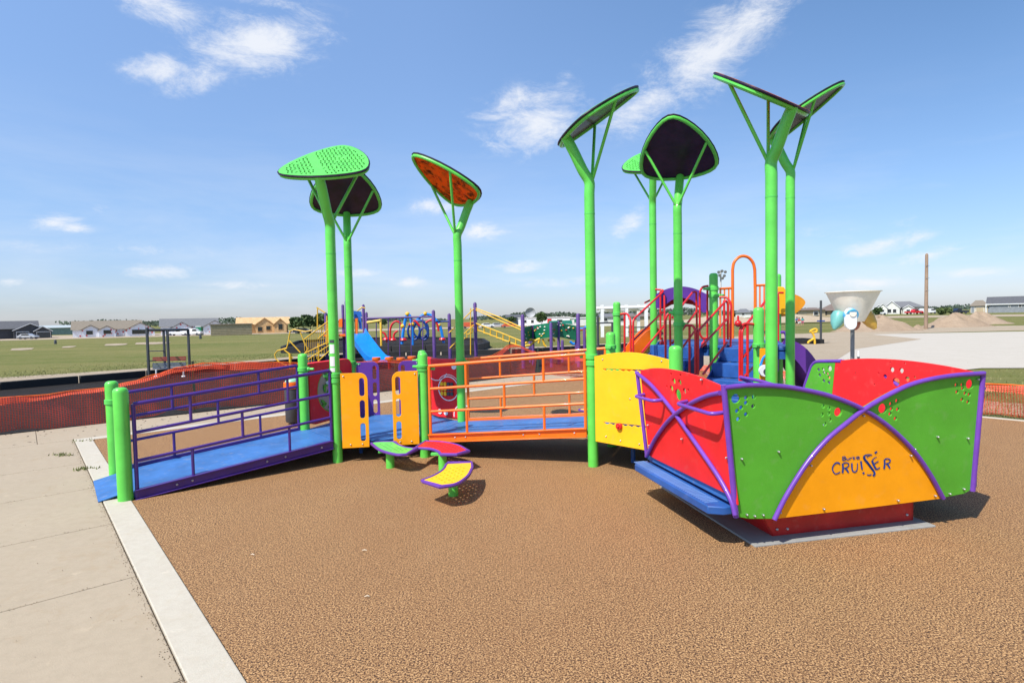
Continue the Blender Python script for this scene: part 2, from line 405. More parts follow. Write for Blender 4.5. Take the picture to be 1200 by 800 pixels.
# sidewalk: left slabs and back strip
b = MB(); k = 0
p = .55 - .07
joint = [.2, -1.62, -2.95, -4.32, -5.60, -7.0, -8.4, -9.8, -11.2, -12.6]
for i in range(len(joint) - 1):
    for a0, a1 in ((-4.4, -2.306), (-2.3, -.208)):
        b.prism([PF(a0, joint[i + 1] + .004), PF(a1, joint[i + 1] + .004), PF(a1, joint[i] - .004), PF(a0, joint[i] - .004)], -.1, 0)
for i in range(8):
    b.prism([PF(-4.4 + i * 1.9 + .006, .208), PF(-2.5 + i * 1.9, .208), PF(-2.5 + i * 1.9, 1.5), PF(-4.4 + i * 1.9 + .006, 1.5)], -.1, 0)
struct(b.build('sidewalk', MATS['broom_finished_concrete'], smooth=False, bevel=.005))
sheet('joint_base', [PF(-4.4, -12.5), PF(-.2, -12.5), PF(-.2, .2), PF(9.9, .2), PF(9.9, 1.5), PF(-4.4, 1.5)], -.016, MATS['mound_dirt']).name = 'soil'
sheet('dirt_strip', [PF(-6.5, -14), PF(-4.4, -14), PF(-4.4, 1.5), PF(10.6, 1.5), PF(10.6, -14), PF(12, -14), PF(12, 2.4), PF(-6.5, 2.4)], -.028, MATS['clay_dirt'])
# mulch zone bordered by rubber timbers (polyline along its far side)
BRD = [G(-160, 470), G(0, 456), G(172, 441), G(320, 428.5), G(436, 417.0), G(600, 414), G(700, 408.5), G(800, 403), G(862, 401)]
BRD = [V(p.x, p.y, 0) for p in BRD]
near = [PF(16, 1.7), PF(10.5, 1.7), PF(-8, 1.7)]
b = MB()
poly = BRD + [V(10.6, 19, 0), V(6.5, 16, 0)] + [V(PF(10.2, 1.7).x, PF(10.2, 1.7).y, 0), V(PF(-9, 1.7).x, PF(-9, 1.7).y, 0)]
b.add([(p.x, p.y, -.020) for p in poly], [tuple(range(len(poly)))])
struct(b.build('mulch_bed', MATS['rubber_mulch'], smooth=False))
# far-side gravel strip behind the border
b = MB(); n = len(BRD)
outer = []
for i, p in enumerate(BRD):
    t = (BRD[min(i + 1, n - 1)] - BRD[max(i - 1, 0)]).normalized(); nr = V(-t.y, t.x, 0); outer.append(p + nr * (4.6 + .7 * math.sin(i * 1.7)))
b.add([(p.x, p.y, -.026) for p in BRD] + [(p.x, p.y, -.026) for p in outer], [(i, i + 1, n + i + 1, n + i) for i in range(n - 1)])
struct(b.build('gravel_strip', MATS['pale_dirt'], smooth=False))
def timber_border(name, line, h, w, lab, closed=False):
    o = thing(name, tuple(line[0]), lab, 'border')
    seg = []
    for i in range(len(line) - (0 if closed else 1)):
        a, c = line[i], line[(i + 1) % len(line)]; k = max(1, int((c - a).length / 1.3))
        for j in range(k): seg.append((a + (c - a) * (j / k), a + (c - a) * ((j + 1) / k - .012)))
    b = MB()
    for a, c in seg: b.bar(V(a.x, a.y, h / 2 - .03), V(c.x, c.y, h / 2 - .03), w, h + .02)
    b.build('timber_run', RUBBER, o, bevel=.015); return o
timber_border('rubber_timber_border', BRD, .21, .12, 'long black rubber timber edge between the mulch bed and the grass field')
# raised far mulch bed
ISL = [G(330, 413), G(420, 413), G(500, 412), G(560, 411), G(573, 407), G(566, 402), G(500, 399.5), G(420, 400), G(350, 404)]
ISL = [V(p.x, p.y, 0) for p in ISL]
timber_border('rubber_timber_border', ISL, .34, .12, 'black rubber timber ring around the farther raised mulch bed', True)
b = MB(); b.prism(ISL, -.03, .16); struct(b.build('mulch_bed_far', MATS['rubber_mulch'], smooth=False)).name = 'raised_mulch_bed'
# plaza on the right, dirt, strips
sheet('concrete_plaza', [G(905, 455), G(1150, 430.5), G(1300, 430), G(1420, 384), G(1085, 390), G(1000, 392), G(930, 398)], -.014, MATS['bright_plaza_concrete'])
sheet('plaza_dirt', [G(830, 440), G(950, 440), G(1000, 409), G(1080, 397), G(1000, 389.5), G(880, 392), G(800, 402)], -.010, MATS['pale_dirt'])
drape('dirt_road', [(-200, 399.0), (90, 392.6), (300, 388.2), (430, 385.6), (560, 382.6)], [(-200, 404), (90, 397.0), (300, 391.8), (430, 388.0), (560, 384.2)], MATS['pale_dirt'])
drape('gravel_road', [(560, 382.6), (700, 377.5), (870, 373.2), (1000, 370.9), (1300, 367.2)], [(560, 384.2), (700, 379.5), (870, 376.0), (1000, 373.2), (1300, 369.4)], MATS['pale_dirt'])
sheet('bare_strip', [G(930, 398), G(1060, 390), G(1300, 384), G(1300, 380), G(1150, 381.5), G(1050, 385.5), G(930, 391)], -.024, MATS['pale_dirt'])
for x0, x1, y0, y1 in [(12, 40, 410.6, 408.6), (72, 90, 407.6, 406.2), (122, 150, 405.2, 403.3), (158, 200, 403.6, 401.6)]:
    drape('bare_soil', [(x0 + 2, y1), ((x0 + x1) / 2, y1 - .6), (x1, y1 - .8)], [(x0, y0), ((x0 + x1) / 2, y0 - .1), (x1 - 3, y0 - 1)], MATS['pale_dirt'], .02, 8)
# ------------------------------------------------------------------ posts and shade leaves
def post_mesh(x, y, ztop, r, z0=-.02):
    b = MB(); b.lathe([(r, z0), (r, ztop - r * .75), (r * .96, ztop - r * .45), (r * .8, ztop - r * .18), (r * .5, ztop - r * .04), (.002, ztop)], (x, y, 0), 24); return b
def bollard(x, y, ztop, lab, r=.058, clamps=()):
    t = thing('deck_post', (x, y, 0), lab, 'post', 'short green deck posts with domed tops')
    post_mesh(x, y, ztop, r).build('post_tube', GREEN, t)
    for (dx, dy, z) in clamps:
        c = MB(); d = V(dx, dy, 0).normalized()
        c.tube([V(x, y, z) + d * (r - .01), V(x, y, z) + d * (r + .085)], .017, 10); c.ball(V(x, y, z) + d * (r + .015), .028, 8)
        c.lathe([(r + .001, z - .028), (r + .010, z - .022), (r + .010, z + .022), (r + .001, z + .028)], (x, y, 0), 24)
        c.build('clamp', GREEN_D, t)
    return t
def leaf_outline(a=.51, bb=.34, c=.62, n=10, k=.15):
    cs = [(0, c), (-a, -bb), (a, -bb)]; pts = []
    for i in range(3):
        p = Vector(cs[i]); q = Vector(cs[(i + 1) % 3]); e = q - p; L = e.length; nr = Vector((e.y, -e.x)) / L
        if nr.dot((p + q) / 2) < 0: nr = -nr
        for j in range(n):
            t = .5 - .5 * math.cos(math.pi * (j + .5) / n); pts.append(p + e * t + nr * L * k * 4 * t * (1 - t))
    for _ in range(7): pts = [pts[i] * .5 + pts[i - 1] * .25 + pts[(i + 1) % len(pts)] * .25 for i in range(len(pts))]
    return pts
LO = leaf_outline()
def inside(x, y, s=.86):
    c = False; n = len(LO); j = n - 1
    for i in range(n):
        xi, yi = LO[i] * s; xj, yj = LO[j] * s
        if (yi > y) != (yj > y) and x < (xj - xi) * (y - yi) / (yj - yi) + xi: c = not c
        j = i
    return c
SLOTS = []
rs = random.Random(3)
for iy in range(-9, 14):
    for ix in range(-13, 14):
        x = ix * .046 + (iy % 2) * .016 + rs.uniform(-.002, .002); y = iy * .048 + rs.uniform(-.002, .002)
        band = math.sin(x * 9 + y * 4.5)
        if inside(x, y, .90) and band > -.93 and rs.random() > .05:
            a = rs.choice((-.5, .5, .35)) ; w = .0095; h = .0195
            SLOTS.append([(x + (p * math.cos(a) - q * math.sin(a)), y + (p * math.sin(a) + q * math.cos(a))) for p, q in ((-w, -h), (w, -h), (w, h), (-w, h))])
def shade_tree(x, y, zc, az, tilt, lab, under, s=1.0, off=.06, zb=0.0, sticker=False, clamps=()):
    t = thing('leaf_shade', (x, y, 0), lab, 'shade', 'tall green leaf shaped sun shades')
    r = .055
    a = R(az); d = V(math.cos(a), math.sin(a), 0); sd = V(-math.sin(a), math.cos(a), 0); up = V(0, 0, 1)
    tl = R(tilt); v = (d * math.cos(tl) + up * math.sin(tl)).normalized(); nn = sd.cross(v); nn = nn if nn.z > 0 else -nn
    c = V(x, y, zc) + d * off
    tip = c + v * (-.41 * s) - nn * .03
    zbend = tip.z - .52
    path = [V(x, y, -.02), V(x, y, 1.0), V(x, y, 2.0), V(x, y, zbend - .1)] + cr([V(x, y, zbend - .05), V(x, y, zbend + .08), V(x, y, zbend + .2) + (tip - V(x, y, tip.z)) * .30, tip - (tip - V(x, y, tip.z)) * .28 - up * .12, tip + nn * .02], 5)
    b = MB(); b.tube(path, [r] * (len(path) - 4) + [r, r * .98, r * .95, r * .92], 24); b.build('pole', GREEN, t)
    b = MB(); b.lathe([(r + .0015, zbend - .26), (r + .0015, zbend - .245)], (x, y, 0), 24); b.build('joint_band', GREEN_D, t)
    # struts up to the leaf underside
    root = V(x, y, zbend + .08)
    st = MB()
    for sg in (-1, 1): st.tube([root + d * .03, c + sd * (.37 * s * sg) + v * (.10 * s) - nn * .03], .017, 10)
    st.build('strut', under if under is None else GREEN, t)
    M = s
    out = [(p.x * M, p.y * M) for p in LO]
    top = plate('leaf_top', [(p[0] * .995, p[1] * .995) for p in out], [[(q[0] * M, q[1] * M) for q in h] for h in SLOTS], c + nn * .012, sd if sd.cross(v).dot(nn) > 0 else -sd, v, .010, AMB if under is AMB else GREEN, t, bevel=.0015)
    und = plate('leaf_lining', [(p[0] * .96, p[1] * .96) for p in out], [], c - nn * .008, sd if sd.cross(v).dot(nn) > 0 else -sd, v, .012, under, t, bevel=.001)
    b = MB(); ring = [c + sd * p[0] * .965 + v * p[1] * .965 - nn * .022 for p in out]; b.tube(ring, .021, 8, closed=True); b.build('leaf_frame', GREEN, t)
    if under is not DPUR or True:
        ed = [c + sd * p[0] * 1.003 + v * p[1] * 1.003 + nn * .003 for p in out]; b = MB(); b.tube(ed, .0115, 6, closed=True); b.build('leaf_edging', DPUR, t)
    for (dx, dy, z) in clamps:
        cb_ = MB(); dd = V(dx, dy, 0).normalized(); q0 = V(x, y, z)
        cb_.tube([q0 + dd * (r - .01), q0 + dd * (r + .07)], .016, 10); cb_.ball(q0 + dd * (r + .012), .026, 8); cb_.bar(q0 + dd * (r + .004) - Z0 * .05, q0 + dd * (r + .004) + Z0 * .05, .03, .014, up=dd)
        cb_.lathe([(r + .001, z - .028), (r + .010, z - .022), (r + .010, z + .022), (r + .001, z + .028)], (x, y, 0), 24); cb_.build('clamp', GREEN_D, t)
    if sticker:
        for z0, h in ((1.29, .10), (1.15, .11), (1.055, .045), (1.375, .035)):
            b = MB(); n = 8
            vs = []
            for i in range(n + 1):
                aa = R(-128) + R(58) * i / n
                for z in (z0 - h / 2, z0 + h / 2): vs.append((x + (r + .0015) * math.cos(aa), y + (r + .0015) * math.sin(aa), z))
            b.add(vs, [(2 * i, 2 * i + 2, 2 * i + 3, 2 * i + 1) for i in range(n)]); b.build('sticker', STICK if z0 < 1.37 else CHAR, t)
    return t
AMB = MATS['amber_translucent_sheet']; Z0 = V(0, 0, 1)
P1 = V(-2.01, 6.35, 0); P2 = V(-2.31, 8.06, 0); P3 = V(-.69, 7.45, 0); P4 = V(.84, 5.95, 0)
P5 = V(2.27, 9.0, 0); P6 = V(2.16, 7.3, 0); P7 = V(2.5, 5.42, 0); P8 = V(3.55, 7.18, 0)
Fp = V(-1.04, 6.51, 0); BR = V(-2.66, 7.13, 0); Ep = V(-1.32, 8.22, 0)
V1 = V(1.52, 5.24, 0); H1 = V(1.2, 6.85, 0); T1 = V(2.87, 8.0, 0); T2 = V(2.85, 6.5, 0); T3 = V(4.2, 8.9, 0); S1 = V(1.57, 8.4, 0)
A = V(-3.57, 5.10, 0); B = V(-4.24, 5.93, 0)
shade_tree(P1.x, P1.y, 3.38, 88, 34, 'leaf shade with its perforated green top in view, pole beside the yellow slotted gate panel', DPUR, 1.0, .05, sticker=True, clamps=((-.78, -.62, .99), (1, .1, .93)))
shade_tree(P2.x, P2.y, 3.38, 285, 31, 'leaf shade showing a dark purple underside just behind the leftmost pole', DPUR, 1.0, .12, clamps=((1, .2, .98), (-.5, -1, 1.0)))
shade_tree(P3.x, P3.y, 3.38, 207, 34, 'leaf shade with orange glowing underside, standing alone by the red number panel', AMB, .97, .12, clamps=((1, -.3, 1.03),))
shade_tree(P4.x, P4.y, 3.68, 8, 33, 'leaf shade rising to the right from the pole between orange ramp and yellow panel', DPUR, .96, .08, clamps=((-1, .3, 1.17), (.7, -.7, 1.1)))
shade_tree(P5.x, P5.y, 4.04, 80, 33, 'farthest leaf shade, green perforated top peeking left of a dark leaf', DPUR, .95, .15)
shade_tree(P6.x, P6.y, 3.66, 246, 34, 'leaf shade with big dark underside facing the viewer above the red stair rails', DPUR, 1.0, .05, clamps=((1, -.1, 1.47), (-1, .1, 1.62)))
shade_tree(P7.x, P7.y, 3.72, 128, 35, 'thickest looking leaf shade, leaf rising to the left over the glider', AMB, .97, .12)
shade_tree(P8.x, P8.y, 4.06, -20, 34, 'rightmost leaf shade, leaf rising to the right behind the thick pole', DPUR, 1.0, .12)

def dirn(a, b_): d = (b_ - a).normalized(); return d.x, d.y
bollard(A.x, A.y, 1.04, 'green post at the foot of the purple ramp, nearest the kerb', .062)
bollard(B.x, B.y, 1.02, 'green post across the ramp foot, half behind the nearest post', .062, [(*dirn(A, B), .80)] and [(.9, -.35, .80)])
bollard(BR.x, BR.y, 1.20, 'green post at the top of the purple ramp by the charcoal bin', .058, [(1, -.1, 1.0)])
bollard(Fp.x, Fp.y, 1.22, 'green post between yellow gate panel and orange ramp rail', .058, [(-1, .6, 1.05), (1, -.2, 1.03)])
bollard(Ep.x, Ep.y, 1.15, 'green post hidden behind the one at the orange ramp foot', .058, [(-1, .0, 1.0)])
bollard(V1.x, V1.y, 1.31, 'green post right behind the red side of the glider by the yellow panel', .060)
bollard(H1.x, H1.y, 1.40, 'short green post at the far rail top of the orange ramp', .058, [(-.3, -1, 1.22)])
bollard(S1.x, S1.y, 1.80, 'green post left of the red stair rails holding a rail clamp', .055, [(1, .1, 1.62)])
bollard(T1.x, T1.y, 2.17, 'tall dark shaded green post rising between the red stair rails', .060, [(1, -.2, 1.85), (-1, 0, 1.95)])
bollard(T2.x, T2.y, 1.66, 'green post just left of the thickest leaf shade pole', .060, [(-.6, -.8, 1.22)])
bollard(T3.x, T3.y, 2.20, 'green post seen between two leaf shade poles on the right', .055)

# ------------------------------------------------------------------ ramps and decks
def railing_pts(a, b_, za, zb, h, mt, parent, verts=((.25, 2), (.75, 2), (.5, 1), (.25, 0), (.75, 0)), r=.0155):
    """three bays of rail between levels 0..3 from a to b"""
    m = MB(); up = V(0, 0, 1)
    P = lambda w, l: a + (b_ - a) * w + up * (za + (zb - za) * w + h * l / 3)
    for l in (1, 2, 3): m.tube([P(0, l), P(1, l)], r if l < 3 else r * 1.2, 10)
    for w in (0, 1): m.tube([P(w, -.25), P(w, 3)], r * 1.1, 10)
    for w, l in verts: m.tube([P(w, l), P(w, l + 1)], r * .95, 8)
    return m.build('railing', mt, parent)
def ramp(name, a, b_, c, d, za, zb, mt, lab, foot=0):
    """a->b near edge (low to high), d->c far edge"""
    t = thing(name, tuple(a), lab, 'ramp')
    up = V(0, 0, 1)
    m = MB()
    q = [a + up * za, b_ + up * zb, c + up * zb, d + up * za]
    m.slab(q, -up * .045); m.build('ramp_surface', BLUE, t)
    e = (b_ - a).normalized(); w = (d - a).normalized()
    for p0, p1, s in ((a, b_, -1), (d, c, 1)):
        bb = MB(); o = w * (.02 * s)
        lo = p0 + o + e * .07; hi = p1 + o - e * .06
        zz = lambda p: za + (zb - za) * ((p - p0).dot(e) / (p1 - p0).length)
        bb.bar(V(lo.x, lo.y, zz(lo) - .015), V(hi.x, hi.y, zz(hi) - .015), .030, .075)
        bb.bar(V(lo.x, lo.y, zz(lo) + .028) + w * s * .012, V(hi.x, hi.y, zz(hi) + .028) + w * s * .012, .055, .012)
        bb.bar(V(lo.x, lo.y, zz(lo) - .058) + w * s * .012, V(hi.x, hi.y, zz(hi) - .058) + w * s * .012, .055, .012)
        bo = bb.build('side_beam', mt, t, bevel=.003)
        bt = MB()
        for f in (.18, .25, .62, .72, .93):
            p = lo + (hi - lo) * f + w * s * .016; bt.ball(V(p.x, p.y, zz(p) - .015), .011, 6)
        o2 = bt.build('bolt', STEEL, bo)
        railing_pts(p0 + e * .09 + o, p1 - e * .07 + o, zz(p0 + e * .09) + .03, zz(p1 - e * .07) + .03, .79, mt, t)
    return t, e, w
rt, e, w = ramp('wheelchair_ramp', A, P1, BR, B, .05, .235, RAMPUR, 'blue ramp with purple rails rising from the sidewalk to the first deck')
m = MB(); up = V(0, 0, 1)
q0 = A + w * .09; q1 = B - w * .09
m.slab([q0 + up * .052, q1 + up * .052, q1 - e * .20 + up * .010, q0 - e * .20 + up * .010], -up * .008)
m.build('entry_flap', BLUE, rt)
ramp('wheelchair_ramp', Fp, P4, H1, P3, .235, .385, ORANGE, 'blue ramp with orange rails joining the two green decks')
def deck(name, pts, z, lab, m=BLUE, th=.07):
    t = thing(name, tuple(pts[0]), lab, 'deck')
    c = sum(pts, V(0, 0, 0)) / len(pts)
    b = MB(); b.prism([c + (p - c) * .985 for p in pts], z - .012, z); b.build('deck_surface', m, t)
    b = MB(); ps = [c + (p - c) * .975 for p in pts]
    b.prism(ps, z - th, z - .014); b.build('deck_frame', BLUE_D, t, bevel=.004)
    b = MB(); ps = [c + (p - c) * .55 for p in pts]
    for p in ps[::2]: b = MB(); b.tube([V(p.x, p.y, -.01), V(p.x, p.y, z - th)], .025, 8); b.build('deck_leg', BLUE_D, t)
    return t
deck('play_deck', [P1, Fp, P3, Ep, P2, BR], .232, 'low blue six sided deck framed by yellow and purple slotted panels')
deck('play_deck', [P4, V1, P7, T2, P6, H1], .382, 'blue deck behind the yellow sliding knob panel beside the glider')

# slotted gate panels
def slotted(a, b_, f0, f1, z0, z1, m, lab, slot_side, name='slotted_panel', off=-.0):
    d = (b_ - a); L = d.length; d.normalize(); wd = (f1 - f0) * L; h = z1 - z0
    o = a + d * (f0 * L)
    t = thing(name, (o.x, o.y, z0), lab, 'panel', 'slotted gate panels on the low deck')
    rr = .085
    pts = []
    arc = [(math.cos(R(90 * i / 8)), math.sin(R(90 * i / 8))) for i in range(9)]
    if slot_side > 0:
        pts = [(0, 0), (wd, 0)] + [(wd - rr + rr * x, h - rr + rr * y) for x, y in arc] + [(0, h)]; sx = wd - .062
    else:
        pts = [(0, 0), (wd, 0), (wd, h)] + [(rr - rr * x, h - rr + rr * y) for x, y in arc[::-1]]; sx = .062
    hol = [capsule(sx, h * f, .062, h * .255) for f in (.20, .51, .81)]
    nrm = V(d.y, -d.x, 0)
    plate('panel_board', pts, hol, V(o.x, o.y, z0) + nrm * off, d, (0, 0, 1), .019, m, t)
    bt = MB()
    for q in ((.03, h - .03), (wd * .3, .035), (wd * .75, .035)):
        bt.ball(V(o.x, o.y, z0) + d * (q[0] if slot_side > 0 else wd - q[0]) + V(0, 0, q[1]) + nrm * (off + .012), .009, 6)
    bt.build('bolt', STEEL, t)
    return t
slotted(P1, Fp, .07, .365, .17, 1.01, OPLAS, 'amber yellow slotted panel next to the pole with white stickers', 1, off=.06)
slotted(P1, Fp, .645, .935, .17, 1.01, OPLAS, 'amber yellow slotted panel next to the green post by the orange rail', -1, off=.06)
slotted(P2, Ep, .07, .38, .20, 1.0, PPLAS, 'purple slotted panel at the back of the deck, nearer the leaf shade pole', 1)
slotted(P2, Ep, .66, .95, .20, 1.0, PPLAS, 'purple slotted panel at the back of the deck, behind the right amber panel', -1)

# red disc panel (BR -> P2)
def red_disc_panel():
    a, c = BR, P2; d = (c - a).normalized(); L = (c - a).length
    t = thing('maze_panel', (a.x, a.y, .2), 'red moulded panel with a round window, beside the charcoal bin', 'panel')
    x0, x1 = .07, L - .06; h0, h1 = .28, 1.06
    rr = .10; pts = []
    for cx, cy, a0 in ((x1 - rr, h0 + rr, -90), (x1 - rr, h1 - rr, 0), (x0 + rr, h1 - rr, 90), (x0 + rr, h0 + rr, 180)):
        for i in range(7): aa = R(a0 + 15 * i); pts.append((cx + rr * math.cos(aa), cy + rr * math.sin(aa)))
    cx = (x0 + x1) / 2; cy = .68
    o = V(a.x, a.y, 0); up = V(0, 0, 1)
    plate('panel_board', pts, [circ(cx, cy, .30, 32)], o, d, up, .09, RED, t, bevel=.012)
    n = V(d.y, -d.x, 0)
    ring = [o + d * (cx + .295 * math.cos(2 * math.pi * i / 36)) + up * (cy + .295 * math.sin(2 * math.pi * i / 36)) + n * .03 for i in range(36)]
    b = MB(); b.tube(ring, .016, 8, closed=True); b.build('window_ring', GPLAS, t)
    disc = plate('maze_disc', circ(cx, cy, .285, 32), [], o, d, up, .012, mat('pale_maze_board', (.45, .36, .25), .5), t)
    rs = random.Random(5)
    bl = MB()
    for i in range(22):
        aa = rs.uniform(0, 6.28); q = .25 * math.sqrt(rs.random()); p = o + d * (cx + q * math.cos(aa)) + up * (cy + q * math.sin(aa)) + n * .014
        a2 = rs.uniform(0, 3.14); v2 = d * math.cos(a2) + up * math.sin(a2); v3 = n.cross(v2)
        bl.slab([p + v2 * (.055 * math.cos(k)) + v3 * (.022 * math.sin(k)) for k in [2 * math.pi * j / 10 for j in range(10)]], n * .008)
    bl.build('maze_leaf', GPLAS, disc, smooth=False)
    bl = MB()
    for i in range(5):
        aa = rs.uniform(0, 6.28); q = .2 * math.sqrt(rs.random()); p = o + d * (cx + q * math.cos(aa)) + up * (cy + q * math.sin(aa)) + n * .016; bl.ball(p, .026, 8)
    bl.build('maze_ball', WHITE, disc)
red_disc_panel()
# red number panel (P3 -> Ep), two facets
def number_panel():
    t = thing('number_panel', (Ep.x, Ep.y, .2), 'red two sided number panel with white rings behind the green post', 'panel')
    a = Fp + V(.02, .55, 0); mid = V(-.955, 7.62, 0); c = P3 + V(-.02, .03, 0); a = V(-1.13, 7.55, 0)
    a = V(Ep.x + .06, Ep.y - .12, 0); mid = (a + P3) * .5 + V(-.06, -.10, 0); c = P3 + V(-.03, .05, 0)
    up = V(0, 0, 1)
    b = MB()
    z0, z1 = .25, 1.06
    def off(p, q, k): d = (q - p).normalized(); return V(-d.y, d.x, 0) * k
    prof = [a, mid, c]; bk = [p + V(.04, .06, 0) for p in prof]
    poly = prof + bk[::-1]
    b.prism([(p.x, p.y) for p in poly], z0, z1); o1 = b.build('panel_board', RED, t, bevel=.02)
    d = (c - mid).normalized(); n = V(d.y, -d.x, 0)
    if n.y > 0: n = -n
    ctr = V(mid.x, mid.y, .66) + d * .02 + n * .004
    def ring(cx, cz, r0, r1, a0=0, a1=360, dd=None):
        m = MB(); k = 24; dd = dd or d
        vs = []
        for i in range(k + 1):
            aa = R(a0 + (a1 - a0) * i / k)
            for q in (r0, r1): vs.append(ctr + dd * (cx + q * math.cos(aa)) + up * (cz + q * math.sin(aa)) + n * .006)
        m.add(vs, [(2 * i, 2 * i + 2, 2 * i + 3, 2 * i + 1) for i in range(k)]); return m
    for args in ((0.17, .0, .155, .168), (.17, .0, .185, .193, 40, 140), (.40, -.35, .14, .152, 60, 190), (-.02, .30, .19, .20, 200, 330)):
        ring(*args).build('white_ring', WHITE, t, smooth=False)
    for cx, cz, rr in ((.02, -.32, .035), (.12, -.33, .035), (.27, .30, .04)):
        ring(cx, cz, .001, rr).build('white_dot', WHITE, t, smooth=False)
    for j in range(3):
        for i in range(4):
            m = MB(); p = ctr + d * (.065 + i * .055) + up * (.06 - j * .065) + n * .004
            m.slab([p + d * (x * .021) + up * (z * .026) for x, z in ((-1, -.6), (-.6, -1), (.6, -1), (1, -.6), (1, .6), (.6, 1), (-.6, 1), (-1, .6))], n * .012)
            m.build('number_key', YPLAS if i < 2 else CHAR, t, smooth=False)
number_panel()

# yellow knob panel (P4 -> V1)
def knob_panel():
    d = (V1 - P4).normalized(); L = (V1 - P4).length; up = V(0, 0, 1); n = V(d.y, -d.x, 0)
    if n.y > 0: n = -n
    t = thing('sliding_knob_panel', (P4.x, P4.y, .28), 'yellow panel with zigzag slots and a red knob beside the glider', 'panel')
    x0, x1 = .07, L - .05
    pts = [(x0, .285), (x1, .285), (x1, 1.175)] + [(x1 - (x1 - x0) * k / 12, 1.175 + .055 * math.sin(math.pi * k / 12)) for k in range(1, 12)] + [(x0, 1.175)]
    o = V(P4.x, P4.y, 0) + n * .03
    def zig(px0, py0, px1, py1, k, amp, wid):
        A_ = OnP(px0, py0, o, n) - o; B_ = OnP(px1, py1, o, n) - o
        a = (A_.dot(d), A_.z); c = (B_.dot(d), B_.z); up_, dn = [], []
        for i in range(k * 2 + 1):
            f = i / (k * 2); x = a[0] + (c[0] - a[0]) * f; z = a[1] + (c[1] - a[1]) * f
            up_.append((x, z + wid / 2)); dn.append((x, z - wid / 2 - (amp if i % 2 else 0)))
        return up_ + dn[::-1]
    hol = [zig(707, 432, 770, 434, 9, .018, .012), zig(708, 494.5, 775, 501, 9, .018, .012)]
    plate('panel_board', pts, hol, o, d, up, .02, YPLAS, t)
    b = MB(); p = OnP(727, 499, o, n) + n * .02
    b.tube([p - n * .03, p + n * .018], .034, 16); b.tube([p + n * .018, p + n * .03], .012, 10); b.build('knob', RED_P, t, bevel=.004)
    for px, py in ((707, 421), (776, 423), (711, 511), (728, 516), (750, 520), (739, 467)): b = MB(); b.ball(OnP(px, py, o, n) + n * .012, .009, 6); b.build('bolt', STEEL, t)
knob_panel()

# stepping pods
def pod(outline, post, topm, lab, z=.20, hole=14, seed=1):
    c2 = [sum(p[i] for p in outline) / len(outline) for i in (0, 1)]
    t = thing('stepping_pod', (post[0], post[1], 0), lab, 'stepping pod', 'curved stepping pods')
    o = V(c2[0], c2[1], z); loc = [(p[0] - c2[0], p[1] - c2[1]) for p in outline]
    sm = [(p.x, p.y) for p in [Vector((q[0], q[1])) for q in loc]]
    rs = random.Random(seed); hol = []
    import itertools
    def ins(x, y, poly):
        c = False; j = len(poly) - 1
        for i in range(len(poly)):
            xi, yi = poly[i]; xj, yj = poly[j]
            if (yi > y) != (yj > y) and x < (xj - xi) * (y - yi) / (yj - yi) + xi: c = not c
            j = i
        return c
    area = [(p[0] * .8, p[1] * .8) for p in sm]
    for i in range(-8, 9):
        for j in range(-8, 9):
            x, y = i * .062 + (j % 2) * .03, j * .055
            if ins(x, y, area) and ins(x + .02, y + .02, area) and ins(x - .02, y - .02, area): hol.append(circ(x, y, .015, 10))
    plate('tread', [(p[0] * .97, p[1] * .97) for p in sm], hol, o, (1, 0, 0), (0, 1, 0), .016, topm, t)
    b = MB(); b.tube([V(p[0] + o.x, p[1] + o.y, z) for p in sm], .016, 8, closed=True); b.build('rim', PPLAS, t)
    b = MB(); b.tube([V(post[0], post[1], -.02), V(post[0], post[1], z - .012)], .045, 20)
    b.build('pod_post', GREEN, t)
    b = MB(); b.bar(V(post[0] - .12, post[1], z - .022), V(post[0] + .12, post[1], z - .022), .06, .02); b.build('bracket', GREEN_D, t)
def arcpoly(pts, k=4):
    """pts: list of (px,py) runs; smooth each run"""
    out = []
    for run in pts:
        w_ = [G(p[0], p[1], .20) for p in run]; out += [(q.x, q.y) for q in (cr(w_, k) if len(w_) > 2 else w_)]
    return out
pod(arcpoly([[(435, 519), (448, 518), (462, 518)], [(467, 521.5), (475, 524.5), (488, 526)], [(476, 532.5), (464, 532.5), (446, 527.5), (435, 519.5)]]), (-1.35, 6.06), mat('light_green_plastic', (.15, .56, .09), .45, spec=.3), 'green topped pod, leftmost of the three purple rimmed stepping pods', seed=2)
pod(arcpoly([[(488, 524), (497, 518)], [(499, 517.3), (515, 517.8), (536, 521.5), (549, 528.5)], [(535, 532.5), (517, 532.5)], [(514, 529), (505, 526), (489, 525)]]), (-.76, 5.90), RED, 'red topped pod in the middle of the purple rimmed stepping pods', seed=3)
pod(arcpoly([[(495, 563), (508, 558), (519, 551), (523, 544.5)], [(525, 543.5), (553, 542.5)], [(553.5, 548), (548, 558), (535, 567), (518, 570)], [(516, 570), (496, 564)]]), (-.56, 5.05), YPLAS, 'yellow topped pod nearest the viewer of the purple rimmed stepping pods', seed=4)
g0 = G(699, 480, .20)
pod([(g0.x + .26 * math.cos(a) * (1 if i % 2 else 1), g0.y + .17 * math.sin(a)) for i, a in enumerate([2 * math.pi * j / 16 for j in range(16)])], (g0.x, g0.y), YPLAS, 'yellow topped pod glimpsed through the orange railing beyond the ramp', seed=6)
